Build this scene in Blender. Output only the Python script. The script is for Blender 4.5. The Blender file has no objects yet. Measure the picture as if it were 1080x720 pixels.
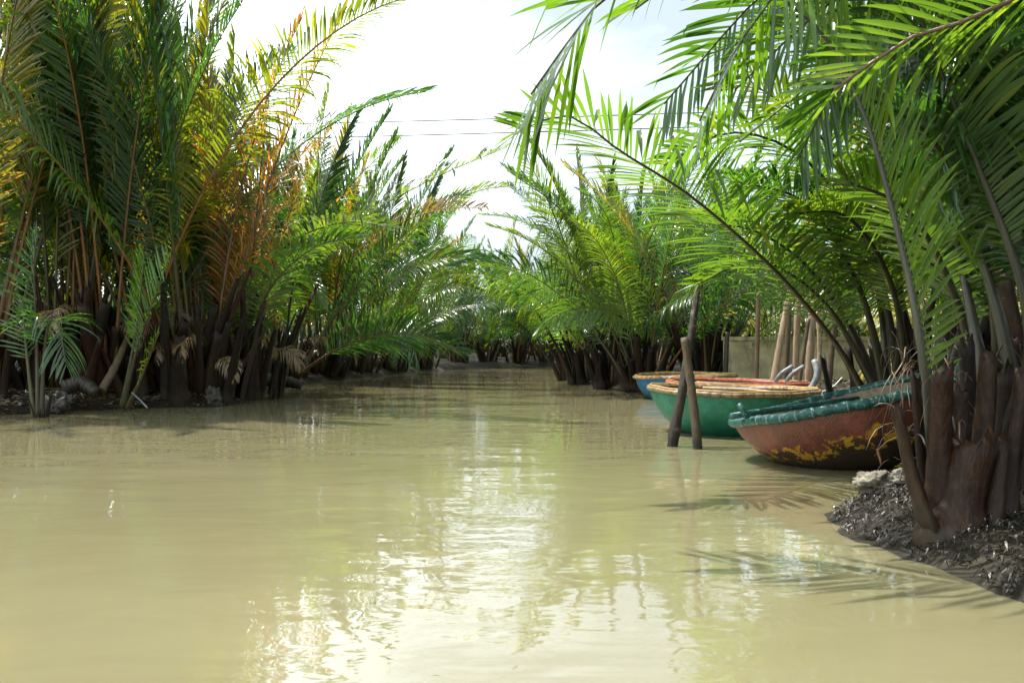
import bpy, math, random
import numpy as np
from mathutils import Vector, Matrix, noise as mnoise

SC = bpy.context.scene
COL = SC.collection
R = math.radians
rnd = random.Random(11)
F, CX, CY, CAMZ = 1050.0, 540.0, 360.0, 1.1

def at(px, py, d):
    """the point that stands d metres in front of the camera, seen at photo pixel px, py"""
    return Vector(((px - CX) / F * d, d, CAMZ + (CY - py) / F * d))

# ------------------------------------------------------------------ object helpers
def link(name, data, parent=None, loc=(0, 0, 0), rot=(0, 0, 0), sc=1.0, color=None):
    o = bpy.data.objects.new(name, data)
    COL.objects.link(o)
    o.location = loc
    o.rotation_euler = rot
    o.scale = (sc, sc, sc) if not hasattr(sc, '__len__') else sc
    if parent: o.parent = parent
    if color: o.color = (*color, 1.0)
    return o

def tag(o, label=None, cat=None, group=None, kind=None):
    if label: o['label'] = label
    if cat: o['category'] = cat
    if group: o['group'] = group
    if kind: o['kind'] = kind
    return o

def thing(name, label, cat, loc=(0, 0, 0), rz=0.0, group=None, rot=None):
    o = link(name, None, None, loc, rot or (0, 0, rz))
    return tag(o, label, cat, group)

class MB:
    """collects verts / faces, then becomes one mesh"""
    def __init__(s):
        s.v, s.f, s.uv, s.mi, s.t = [], [], {}, [], []
    def add(s, verts, faces, m=0, t=0.5):
        b = len(s.v)
        s.v.extend([tuple(x) for x in verts])
        s.t.extend([t] * len(verts))
        for f in faces:
            s.f.append(tuple(i + b for i in f)); s.mi.append(m)
        return b
    def box(s, c, sx, sy, sz, rot=None, m=0):
        vs = []
        M = rot.to_matrix() if rot else Matrix.Identity(3)
        for x in (-1, 1):
            for y in (-1, 1):
                for z in (-1, 1):
                    vs.append(Vector(c) + M @ Vector((x * sx / 2, y * sy / 2, z * sz / 2)))
        s.add(vs, [(0, 1, 3, 2), (4, 6, 7, 5), (0, 4, 5, 1), (2, 3, 7, 6), (0, 2, 6, 4), (1, 5, 7, 3)], m)
    def tube(s, pts, rads, n=8, m=0, cap=True, flat=1.0, t=0.5, closed=False, jitter=0.0):
        pts = [Vector(p) for p in pts]
        N = len(pts)
        if not hasattr(rads, '__len__'): rads = [rads] * N
        b0 = len(s.v)
        prev = None
        for i, p in enumerate(pts):
            if closed: T = (pts[(i + 1) % N] - pts[i - 1])
            else: T = pts[min(i + 1, N - 1)] - pts[max(i - 1, 0)]
            T.normalize()
            if prev is None:
                a = Vector((0, 0, 1)) if abs(T.z) < 0.9 else Vector((0, 1, 0))
                u = T.cross(a).normalized()
            else:
                u = (prev - T * prev.dot(T)).normalized()
            prev = u
            w = T.cross(u)
            for k in range(n):
                ang = 2 * math.pi * k / n
                rr = rads[i] * (1 + (rnd.uniform(-jitter, jitter) if jitter else 0))
                q = p + u * (math.cos(ang) * rr) + w * (math.sin(ang) * rr * flat)
                s.v.append(tuple(q)); s.t.append(t)
        rings = N if closed else N - 1
        for i in range(rings):
            j = (i + 1) % N
            for k in range(n):
                k2 = (k + 1) % n
                s.f.append((b0 + i * n + k, b0 + i * n + k2, b0 + j * n + k2, b0 + j * n + k)); s.mi.append(m)
        if cap and not closed:
            s.f.append(tuple(b0 + k for k in reversed(range(n)))); s.mi.append(m)
            s.f.append(tuple(b0 + (N - 1) * n + k for k in range(n))); s.mi.append(m)
    def mesh(s, name, mats, smooth=True, tint=False):
        me = bpy.data.meshes.new(name)
        me.from_pydata(s.v, [], s.f)
        for m in (mats if isinstance(mats, (list, tuple)) else [mats]):
            me.materials.append(m)
        me.polygons.foreach_set('material_index', s.mi)
        if smooth:
            me.polygons.foreach_set('use_smooth', [True] * len(s.f))
        if tint:
            a = me.attributes.new('tint', 'FLOAT', 'POINT')
            a.data.foreach_set('value', s.t)
        me.update()
        return me
    def build(s, name, mats, parent=None, loc=(0, 0, 0), rot=(0, 0, 0), smooth=True, tint=False, color=None):
        return link(name, s.mesh(name, mats, smooth, tint), parent, loc, rot, 1.0, color)

def crom(P, n):
    """n points, evenly spaced along a Catmull-Rom curve through the points P"""
    P = [Vector(p) for p in P]
    Q = [P[0] * 2 - P[1]] + P + [P[-1] * 2 - P[-2]]
    out = []
    for i in range(1, len(Q) - 2):
        for k in range(24):
            t = k / 24
            a, b, c, d = Q[i - 1], Q[i], Q[i + 1], Q[i + 2]
            out.append(0.5 * ((2 * b) + (c - a) * t + (2 * a - 5 * b + 4 * c - d) * t * t + (3 * b - a - 3 * c + d) * t ** 3))
    out.append(P[-1])
    L = [0.0]
    for i in range(1, len(out)): L.append(L[-1] + (out[i] - out[i - 1]).length)
    res, j = [], 0
    for i in range(n):
        s = L[-1] * i / (n - 1)
        while j < len(L) - 2 and L[j + 1] < s: j += 1
        u = (s - L[j]) / max(L[j + 1] - L[j], 1e-9)
        res.append(out[j].lerp(out[j + 1], min(max(u, 0), 1)))
    return res, L[-1]

# ------------------------------------------------------------------ materials
class NT:
    def __init__(s, name):
        s.m = bpy.data.materials.new(name); s.m.use_nodes = True
        s.t = s.m.node_tree; s.t.nodes.clear()
        s.out = s.n('ShaderNodeOutputMaterial')
    def n(s, typ, **kw):
        nd = s.t.nodes.new(typ)
        for k, v in kw.items():
            if k.startswith('i_'):
                key = k[2:]
                key = int(key) if key.isdigit() else key.replace('_', ' ')
                nd.inputs[key].default_value = v
            else: setattr(nd, k, v)
        return nd
    def l(s, a, b): s.t.links.new(a, b)
    def coord(s, which='Object', scale=(1, 1, 1)):
        c = s.n('ShaderNodeTexCoord'); mp = s.n('ShaderNodeMapping')
        mp.inputs['Scale'].default_value = scale
        s.l(c.outputs[which], mp.inputs['Vector'])
        return mp.outputs['Vector']
    def noise(s, vec, scale, detail=3.0, rough=0.55, dist=0.0):
        n = s.n('ShaderNodeTexNoise')
        n.inputs['Scale'].default_value = scale; n.inputs['Detail'].default_value = detail
        n.inputs['Roughness'].default_value = rough; n.inputs['Distortion'].default_value = dist
        s.l(vec, n.inputs['Vector'])
        return n.outputs['Fac']
    def ramp(s, fac, stops, interp='LINEAR'):
        r = s.n('ShaderNodeValToRGB'); cr = r.color_ramp; cr.interpolation = interp
        while len(cr.elements) > 1: cr.elements.remove(cr.elements[-1])
        for i, (p, c) in enumerate(stops):
            e = cr.elements[0] if i == 0 else cr.elements.new(p)
            e.position = p
            e.color = (*c, 1) if hasattr(c, '__len__') else (c, c, c, 1)
        s.l(fac, r.inputs['Fac'])
        return r.outputs['Color']
    def mix(s, fac, a, b, typ='MIX'):
        m = s.n('ShaderNodeMix', data_type='RGBA', blend_type=typ)
        for sock, v in ((m.inputs[0], fac), (m.inputs[6], a), (m.inputs[7], b)):
            if hasattr(v, 'links'): s.l(v, sock)
            elif hasattr(v, '__len__'): sock.default_value = (*v, 1)
            else: sock.default_value = v
        return m.outputs[2]
    def math(s, op, a, b=0.0, clamp=False):
        m = s.n('ShaderNodeMath', operation=op); m.use_clamp = clamp
        for sock, v in ((m.inputs[0], a), (m.inputs[1], b)):
            if hasattr(v, 'links'): s.l(v, sock)
            else: sock.default_value = v
        return m.outputs[0]
    def bump(s, h, strength=0.4, dist=0.02, normal=None):
        b = s.n('ShaderNodeBump'); b.inputs['Strength'].default_value = strength; b.inputs['Distance'].default_value = dist
        s.l(h, b.inputs['Height'])
        if normal: s.l(normal, b.inputs['Normal'])
        return b.outputs['Normal']
    def bsdf(s, col, rough=0.6, normal=None, spec=0.5, out=True):
        p = s.n('ShaderNodeBsdfPrincipled')
        if hasattr(col, 'links'): s.l(col, p.inputs['Base Color'])
        else: p.inputs['Base Color'].default_value = (*col, 1)
        if hasattr(rough, 'links'): s.l(rough, p.inputs['Roughness'])
        else: p.inputs['Roughness'].default_value = rough
        p.inputs['Specular IOR Level'].default_value = spec
        if normal: s.l(normal, p.inputs['Normal'])
        if out: s.l(p.outputs[0], s.out.inputs['Surface'])
        return p

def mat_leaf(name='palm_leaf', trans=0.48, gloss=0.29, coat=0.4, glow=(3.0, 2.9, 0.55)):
    k = NT(name)
    oi = k.n('ShaderNodeObjectInfo')
    at_ = k.n('ShaderNodeAttribute', attribute_name='tint')
    v = k.ramp(at_.outputs['Fac'], [(0.0, (0.55, 0.60, 0.62)), (0.5, (1.0, 1.0, 1.0)), (0.88, (1.45, 1.25, 0.9)), (0.97, (2.2, 1.35, 0.75))])
    c = k.mix(1.0, oi.outputs['Color'], v, 'MULTIPLY')
    n = k.noise(k.coord('Object'), 1.3, 2)
    c = k.mix(1.0, c, k.ramp(n, [(0.3, 0.75), (0.7, 1.25)]), 'MULTIPLY')
    p = k.bsdf(c, gloss, None, 0.75, out=False)
    p.inputs['Coat Weight'].default_value = coat; p.inputs['Coat Roughness'].default_value = 0.16
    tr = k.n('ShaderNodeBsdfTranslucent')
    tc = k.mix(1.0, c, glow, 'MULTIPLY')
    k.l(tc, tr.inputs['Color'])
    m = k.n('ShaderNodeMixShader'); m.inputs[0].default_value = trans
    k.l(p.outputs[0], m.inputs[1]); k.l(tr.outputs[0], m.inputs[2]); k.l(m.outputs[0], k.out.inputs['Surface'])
    return k.m

def mat_stalk():
    k = NT('palm_stalk')
    oi = k.n('ShaderNodeObjectInfo')
    n = k.noise(k.coord('Object', (6, 6, 0.8)), 4, 4)
    c = k.mix(1.0, oi.outputs['Color'], k.ramp(n, [(0.25, (0.55, 0.5, 0.45)), (0.75, (1.3, 1.3, 1.2))]), 'MULTIPLY')
    k.bsdf(c, 0.42, k.bump(n, 0.25, 0.01))
    return k.m

def mat_stub():
    k = NT('old_frond_base')
    oi = k.n('ShaderNodeObjectInfo')
    v = k.coord('Object', (17, 17, 1.5))
    n1 = k.noise(v, 3.0, 6, 0.7)
    n2 = k.noise(k.coord('Object', (2, 2, 1.4)), 2.6, 4, 0.6)
    c = k.ramp(n1, [(0.25, (0.008, 0.0052, 0.0032)), (0.5, (0.024, 0.0140, 0.0076)), (0.8, (0.060, 0.038, 0.021))])
    c = k.mix(k.ramp(n2, [(0.45, 0.0), (0.65, 0.7)]), c, (0.022, 0.022, 0.021))
    n3 = k.noise(k.coord('Object'), 7, 3)
    c = k.mix(k.ramp(n3, [(0.66, 0.0), (0.74, 0.55)]), c, (0.11, 0.088, 0.062))
    co = k.n('ShaderNodeTexCoord'); zz = k.n('ShaderNodeSeparateXYZ'); k.l(co.outputs['Object'], zz.inputs[0])
    mm = k.math('ADD', zz.outputs[2], k.math('MULTIPLY', k.math('SUBTRACT', k.noise(k.coord('Object'), 9, 4), 0.5), 0.3))
    c = k.mix(1.0, c, oi.outputs['Color'], 'MULTIPLY')
    c = k.mix(k.ramp(mm, [(-0.04, 0.6), (0.07, 0.0)]), c, (0.045, 0.035, 0.023))
    rr = k.ramp(n2, [(0.3, 0.38), (0.7, 0.65)])
    k.bsdf(c, rr, k.bump(k.noise(k.coord('Object', (40, 40, 3)), 3, 5, 0.65), 0.55, 0.006, k.bump(k.noise(k.coord('Object', (1, 1, 0.6)), 16, 4, 0.6), 0.5, 0.02)), 0.2)
    return k.m

def mat_mud():
    k = NT('mud')
    g = k.coord('Object')
    n1 = k.noise(g, 1.6, 6, 0.6); n2 = k.noise(g, 14, 5, 0.65); n3 = k.noise(g, 0.5, 3)
    c = k.ramp(n1, [(0.3, (0.008, 0.0058, 0.0036)), (0.55, (0.019, 0.0138, 0.0085)), (0.75, (0.042, 0.031, 0.019))])
    c = k.mix(k.ramp(n3, [(0.5, 0.0), (0.65, 0.5)]), c, (0.06, 0.055, 0.03))
    c = k.mix(k.ramp(n2, [(0.62, 0.0), (0.72, 0.5)]), c, (0.06, 0.046, 0.03))
    rr = k.ramp(n2, [(0.35, 0.34), (0.6, 0.85)])
    k.bsdf(c, rr, k.bump(n2, 0.7, 0.03, k.bump(n1, 0.8, 0.08)), 0.22)
    return k.m

def mat_water():
    k = NT('murky_water')
    g = k.coord('Object', (0.62, 1.0, 1.0))
    n0 = k.noise(g, 0.9, 2, 0.5)
    n1 = k.noise(g, 2.6, 2, 0.5, 0.4)
    n2 = k.noise(g, 9.0, 2, 0.5, 0.3)
    n3 = k.noise(k.coord('Object', (0.10, 0.16, 1)), 1.0, 4, 0.6, 0.8)
    h = k.math('ADD', k.math('MULTIPLY', n0, 1.0), k.math('ADD', k.math('MULTIPLY', n1, 0.42), k.math('MULTIPLY', n2, 0.085)))
    c = k.ramp(n3, [(0.3, (0.194, 0.174, 0.092)), (0.7, (0.254, 0.231, 0.132))])
    p = k.bsdf(c, 0.02, k.bump(h, 1.0, 0.0135), 0.5)
    p.inputs['IOR'].default_value = 1.95
    p.inputs['Subsurface Weight'].default_value = 0.8
    p.inputs['Subsurface Radius'].default_value = (0.30, 0.26, 0.17)
    p.inputs['Subsurface Scale'].default_value = 1.0
    return k.m

def mat_bamboo(name, a, b, scale=2.0):
    k = NT(name)
    n = k.noise(k.coord('Object', (10, 10, 1.5)), scale, 4, 0.6)
    m = k.noise(k.coord('Object'), 9, 3)
    c = k.ramp(n, [(0.25, a), (0.7, b)])
    c = k.mix(k.ramp(m, [(0.58, 0.0), (0.7, 0.6)]), c, tuple(x * 0.4 for x in a))
    k.bsdf(c, 0.55, k.bump(n, 0.3, 0.006))
    return k.m

def mat_plain(name, col, rough=0.5, var=0.3, scale=8, bump=0.2):
    k = NT(name)
    n = k.noise(k.coord('Object'), scale, 4, 0.6)
    c = k.ramp(n, [(0.3, tuple(x * (1 - var) for x in col)), (0.7, tuple(min(1, x * (1 + var)) for x in col))])
    k.bsdf(c, rough, k.bump(n, bump, 0.01))
    return k.m

def weave(k):
    """raised over-and-under weave of split bamboo, from the hull's own unrolled coordinates"""
    uv = k.n('ShaderNodeUVMap'); sp = k.n('ShaderNodeSeparateXYZ'); k.l(uv.outputs[0], sp.inputs[0])
    a = k.math('SINE', k.math('MULTIPLY', sp.outputs[0], 2 * math.pi / 0.036))
    b = k.math('SINE', k.math('MULTIPLY', sp.outputs[1], 2 * math.pi / 0.030))
    return k.math('MULTIPLY', a, b), sp

def mat_hull(name, paint, worn, tar_z, tar=(0.02, 0.019, 0.016), patches=None, lighter=None):
    k = NT(name)
    w, sp = weave(k)
    g = k.coord('Object')
    n1 = k.noise(g, 5, 5, 0.65); n2 = k.noise(g, 16, 4, 0.6); n3 = k.noise(g, 2.0, 3)
    co = k.n('ShaderNodeTexCoord'); xyz = k.n('ShaderNodeSeparateXYZ'); k.l(co.outputs['Object'], xyz.inputs[0])
    z = xyz.outputs[2]
    c = k.ramp(n1, [(0.28, tuple(x * 0.7 for x in paint)), (0.55, paint), (0.8, lighter or tuple(min(1, x * 1.4) for x in paint))])
    c = k.mix(k.ramp(n2, [(0.60, 0.0), (0.72, 0.75)]), c, worn)
    edge = k.math('ADD', z, k.math('MULTIPLY', k.math('SUBTRACT', n1, 0.5), 0.34))
    edge = k.math('ADD', edge, k.math('MULTIPLY', k.math('SUBTRACT', n3, 0.5), 0.12))
    if patches:
        e2 = k.math('SUBTRACT', edge, tar_z)
        band = k.ramp(k.math('ADD', k.math('MULTIPLY', e2, 3.0), 0.5), [(0.12, 0.0), (0.22, 1.0), (0.66, 1.0), (0.74, 0.0)])
        nn = k.noise(k.coord('Object', (1, 1, 0.6)), 10.5, 4, 0.65)
        pm = k.math('MULTIPLY', band, k.ramp(nn, [(0.50, 0.0), (0.525, 1.0)]))
        c = k.mix(k.ramp(k.math('ADD', k.math('MULTIPLY', e2, 8.0), 0.5), [(0.35, 0.85), (0.6, 0.0)]), c, tar)
        c = k.mix(pm, c, k.mix(n2, patches, tuple(x * 0.6 for x in patches)))
    else:
        c = k.mix(k.ramp(k.math('ADD', k.math('MULTIPLY', k.math('SUBTRACT', edge, tar_z), 8.0), 0.5), [(0.35, 0.85), (0.62, 0.0)]), c, tar)
    b1 = k.bump(w, 0.32, 0.003); b2 = k.bump(n2, 0.6, 0.016, k.bump(n1, 0.5, 0.02, b1))
    k.bsdf(c, k.ramp(n1, [(0.3, 0.3), (0.7, 0.6)]), b2, 0.5)
    return k.m

def mat_rim(name, a, b, spot):
    k = NT(name)
    g = k.coord('Object')
    n1 = k.noise(g, 9, 4, 0.6); n2 = k.noise(g, 30, 4, 0.6)
    c = k.ramp(n1, [(0.3, a), (0.65, b)])
    c = k.mix(k.ramp(n2, [(0.58, 0.0), (0.70, 0.8)]), c, spot)
    ta = k.n('ShaderNodeAttribute', attribute_name='tint')
    c = k.mix(k.ramp(ta.outputs['Fac'], [(0.0, 0.85), (0.25, 0.0), (0.75, 0.0), (1.0, 0.75)]), c, k.mix(ta.outputs['Fac'], tuple(q * 0.25 for q in a), spot))
    k.bsdf(c, 0.36, k.bump(n2, 0.5, 0.008), 0.4)
    return k.m

M = dict(
    leaf=mat_leaf(), stalk=mat_stalk(), stub=mat_stub(), mud=mat_mud(), water=mat_water(),
    bamboo=mat_bamboo('weathered_bamboo', (0.17, 0.11, 0.065), (0.38, 0.28, 0.18)),
    darkwood=mat_bamboo('dark_wet_wood', (0.009, 0.0065, 0.0042), (0.040, 0.028, 0.016)),
    midwood=mat_bamboo('brown_wood', (0.045, 0.029, 0.014), (0.125, 0.085, 0.042)),
    inner=mat_bamboo('woven_inside', (0.10, 0.07, 0.04), (0.22, 0.16, 0.09), 3),
    rock=mat_plain('pale_rock', (0.15, 0.135, 0.10), 0.85, 0.75, 11, 1.0),
    darkrock=mat_plain('dark_rock', (0.05, 0.044, 0.036), 0.7, 0.7, 9, 1.0),
    hose=mat_plain('grey_hose', (0.17, 0.18, 0.185), 0.45, 0.45, 14, 0.2),
    wire=mat_plain('black_wire', (0.03, 0.03, 0.03), 0.5, 0.1),
    white=mat_plain('white_plastic', (0.72, 0.72, 0.70), 0.4, 0.15, 10),
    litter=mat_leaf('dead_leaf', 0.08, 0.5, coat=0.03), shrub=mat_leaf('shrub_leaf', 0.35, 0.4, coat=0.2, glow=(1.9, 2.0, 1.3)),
    bark=mat_bamboo('bark', (0.06, 0.045, 0.03), (0.16, 0.12, 0.085)),
)
def mat_post(name, a, b):
    k = NT(name)
    n = k.noise(k.coord('Object', (22, 22, 2)), 2.4, 6, 0.7); m = k.noise(k.coord('Object'), 12, 4)
    c = k.ramp(n, [(0.25, a), (0.75, b)])
    c = k.mix(k.ramp(m, [(0.60, 0.0), (0.70, 0.7)]), c, (0.16, 0.15, 0.12))
    ge = k.n('ShaderNodeNewGeometry'); z = k.n('ShaderNodeSeparateXYZ'); k.l(ge.outputs['Position'], z.inputs[0])
    zz = k.math('ADD', z.outputs[2], k.math('MULTIPLY', k.math('SUBTRACT', m, 0.5), 0.25))
    c = k.mix(k.ramp(zz, [(0.06, 0.85), (0.28, 0.0)]), c, (0.012, 0.013, 0.008))
    k.bsdf(c, 0.6, k.bump(n, 0.9, 0.02, k.bump(m, 0.5, 0.015)), 0.35); return k.m
M['post_dark'] = mat_post('dark_weathered_post', (0.010, 0.007, 0.005), (0.055, 0.040, 0.024))
M['post_brown'] = mat_post('brown_weathered_post', (0.040, 0.027, 0.014), (0.13, 0.092, 0.05))
def mat_concrete():
    k = NT('stained_concrete')
    g = k.coord('Object'); n1 = k.noise(g, 2.2, 6, 0.65); n2 = k.noise(k.coord('Object', (3, 3, 0.7)), 1.6, 4)
    c = k.ramp(n1, [(0.3, (0.17, 0.15, 0.075)), (0.6, (0.36, 0.32, 0.17)), (0.8, (0.48, 0.44, 0.27))])
    c = k.mix(k.ramp(n2, [(0.5, 0.0), (0.68, 0.75)]), c, (0.06, 0.06, 0.04))
    k.bsdf(c, 0.85, k.bump(n1, 0.4, 0.02)); return k.m
M['concrete'] = mat_concrete()

# ------------------------------------------------------------------ terrain
RIVER = [(-7.6, -20), (-8.0, 0), (-8.6, 8), (-8.3, 13.2), (-7.4, 15.0), (-6.4, 16.2), (-5.0, 16.7), (-4.75, 18.0), (-5.15, 20.0), (-5.3, 24.5),
         (-5.0, 27.5), (-4.1, 31.5), (-3.4, 36), (-1.5, 40), (2, 41.6), (8, 43), (16, 40), (16, 35.5), (8, 35), (3, 33), (1.55, 29.5), (1.45, 27.0),
         (1.95, 23.5), (2.5, 21.2), (3.4, 20.6), (4.5, 20.5), (4.8, 18), (4.5, 14), (4.2, 11.5), (3.8, 9.9), (3.2, 8.2), (2.45, 7.0), (2.02, 6.3), (1.93, 5.6),
         (2.0, 4.8), (2.15, 4.0), (2.35, 2.0), (2.8, -3), (3.2, -20)]
RV = np.array(RIVER)
def shore(x, y):
    """distance to the waterline: positive on land, negative in the river"""
    x = np.asarray(x, float); y = np.asarray(y, float)
    d2 = np.full(x.shape, 1e9); ins = np.zeros(x.shape, bool)
    for i in range(len(RV)):
        ax, ay = RV[i]; bx, by = RV[(i + 1) % len(RV)]
        ex, ey = bx - ax, by - ay
        t = np.clip(((x - ax) * ex + (y - ay) * ey) / (ex * ex + ey * ey), 0, 1)
        d2 = np.minimum(d2, (x - ax - t * ex) ** 2 + (y - ay - t * ey) ** 2)
        cr = ((ay > y) != (by > y)) & (x < ex * (y - ay) / (ey if abs(ey) > 1e-9 else 1e-9) + ax)
        ins ^= cr
    return np.where(ins, -1, 1) * np.sqrt(d2)
def sstep(a, b, x):
    t = np.clip((x - a) / (b - a), 0, 1); return t * t * (3 - 2 * t)
def wob(x, y):
    return (np.sin(x * 2.1 + 1.3 * np.sin(y * 1.7)) * np.cos(y * 1.9 + 0.7 * np.sin(x * 2.7)) * 0.5 + np.sin(x * 5.3 + y * 1.1) * np.sin(y * 4.7 - x * 2.3) * 0.3
            + np.sin(x * 11.1 + y * 7.7) * np.sin(y * 12.7 - x * 8.3) * 0.2)
def ground_z(x, y):
    x = np.asarray(x, float); y = np.asarray(y, float)
    s = shore(x, y) + 0.13 * wob(x * 0.9, y * 0.9) + 0.07 * wob(x * 2.9 + 3, y * 2.9)
    z = np.where(s < 0, np.maximum(-0.7, s * 0.45), 0.15 * sstep(0, 0.35, s) + 0.16 * sstep(0.2, 1.6, s) + 0.35 * sstep(2, 8, s))
    return z + 0.045 * wob(x * 1.7, y * 1.7) * sstep(-0.1, 0.6, s)
def gz(x, y): return float(ground_z(np.array([x]), np.array([y]))[0])

def axis(lo, hi, near_lo, near_hi, fine, n_out):
    mid = np.arange(near_lo, near_hi + 1e-6, fine)
    a = near_lo - np.geomspace(fine, near_lo - lo, n_out)[::-1]
    b = near_hi + np.geomspace(fine, hi - near_hi, n_out)
    return np.concatenate([a, mid, b])
gx = axis(-700, 700, -9, 6, 0.09, 44); gy = axis(-300, 900, 2.5, 24, 0.11, 60)
XX, YY = np.meshgrid(gx, gy)
ZZ = ground_z(XX, YY)
verts = np.stack([XX, YY, ZZ], -1).reshape(-1, 3)
ny, nx = XX.shape
idx = np.arange(nx * ny).reshape(ny, nx)
faces = np.stack([idx[:-1, :-1], idx[:-1, 1:], idx[1:, 1:], idx[1:, :-1]], -1).reshape(-1, 4)
me = bpy.data.meshes.new('mud_bank')
me.from_pydata(verts.tolist(), [], faces.tolist())
me.materials.append(M['mud']); me.polygons.foreach_set('use_smooth', [True] * len(faces))
tag(link('ground', me), 'dark wet mud banks on both sides of the river', None, None, 'structure')
w = MB(); w.add([(-40, -22, 0), (40, -22, 0), (40, 60, 0), (-40, 60, 0)], [(0, 1, 2, 3)])
tag(w.build('water', M['water']), 'murky olive brown river water', None, None, 'structure')

# ------------------------------------------------------------------ fronds
G = Vector((0, 0, -1))
def frond_meshes(name, pts, L, start=0.22, n_leaf=58, leaf_len=1.15, leaf_w=0.062, droop=0.8, twist=0.0, twist0=0.0, rbase=0.06, segs=4,
                 seed=0, side_bias=(1.0, 1.0), up=None, missing=0.04, tip_narrow=0.35, fwd=0.0, ragged=0.12):
    """a nipa frond along the stalk points pts: returns the stalk mesh and the leaflet mesh"""
    rr = random.Random(seed)
    N = len(pts)
    st = MB()
    rads = []
    for i in range(N):
        t = i / (N - 1); s = t * L
        rads.append(0.007 + 0.024 * (1 - t) + rbase * math.exp(-s / 0.55) * 0.75)
    st.tube(pts, rads, 7, flat=0.8)
    lv = MB()
    up = up or Vector((0, 0, 1))
    def sample(t):
        x = t * (N - 1); i = min(int(x), N - 2); u = x - i
        P = pts[i].lerp(pts[i + 1], u)
        T = (pts[min(i + 2, N - 1)] - pts[max(i - 1, 0)]) if N > 3 else (pts[i + 1] - pts[i])
        return P, T.normalized()
    chord = pts[-1] - pts[0]
    horiz = Vector((chord.x, chord.y, 0))
    back = -horiz.normalized() if horiz.length > 0.3 else Vector((-1, 0, 0))
    for side in (-1, 1):
        nl = int(n_leaf * side_bias[0 if side < 0 else 1])
        for j in range(nl):
            if rr.random() < missing: continue
            u = (j + 0.5 + rr.uniform(-0.25, 0.25)) / nl
            t = start + (1 - start) * u
            P, T = sample(min(t, 0.999))
            ref = (up * 1.0 + back * 1.0) if up.z > 0.5 else up
            Nn = (ref - T * ref.dot(T)).normalized()
            tw = twist0 + twist * u
            S = T.cross(Nn)
            Nn2 = Nn * math.cos(tw) + S * math.sin(tw)
            S = T.cross(Nn2)
            a = R(68 - 40 * u ** 1.6 - fwd + rr.uniform(-7, 7))
            D = (T * math.cos(a) + S * (side * math.sin(a)) + Nn2 * (0.30 + rr.uniform(-0.12, 0.12))).normalized()
            prof = (0.45 + 0.55 * min(1, u / 0.22)) * (1 - (1 - tip_narrow) * max(0, (u - 0.45) / 0.55) ** 1.4)
            ll = leaf_len * prof * rr.uniform(0.86, 1.1)
            ww = leaf_w * (0.75 + 0.35 * prof) * rr.uniform(0.85, 1.12)
            dr = droop * rr.uniform(0.6, 1.4)
            kink = None
            if rr.random() < ragged: kink = rr.uniform(0.25, 0.7); 
            tint = min(1, max(0, rr.gauss(0.5, 0.17)))
            if rr.random() < 0.03: tint = 0.98
            wdir = (T - D * T.dot(D)).normalized()
            vs = []
            p = P.copy()
            ds = ll / segs
            for q in range(segs + 1):
                f = q / segs
                wq = ww * (0.42 + 1.1 * f if f < 0.5 else 0.97 * (1 - ((f - 0.5) / 0.5) ** 1.7) + 0.02) * 0.5
                nrm = D.cross(wdir).normalized()
                if nrm.dot(Nn2) < 0: nrm = -nrm
                vs += [p - wdir * wq + nrm * (wq * 0.35), p.copy(), p + wdir * wq + nrm * (wq * 0.35)]
                g = dr * ds * (0.35 + 1.3 * f)
                if kink and f >= kink: g += 1.6; kink = None
                D = (D + G * g).normalized()
                wdir = (wdir - D * wdir.dot(D)).normalized()
                p = p + D * ds
            fs = []
            for q in range(segs):
                b = q * 3
                fs += [(b, b + 1, b + 4, b + 3), (b + 1, b + 2, b + 5, b + 4)]
            lv.add(vs, fs, 0, tint)
    return st.mesh(name, M['stalk']), lv.mesh(name + '_leaflets', M['leaf'], True, True)

def arc_pts(L, lean, bend, p=1.8, n=22, side=0.0):
    pts = [Vector((0, 0, 0))]; th0 = R(lean)
    for i in range(1, n):
        t = (i - 0.5) / (n - 1)
        th = th0 + R(bend) * t ** p
        ph = side * t * t
        ds = L / (n - 1)
        pts.append(pts[-1] + Vector((math.sin(th) * math.cos(ph), math.sin(th) * math.sin(ph), math.cos(th))) * ds)
    return pts

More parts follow.
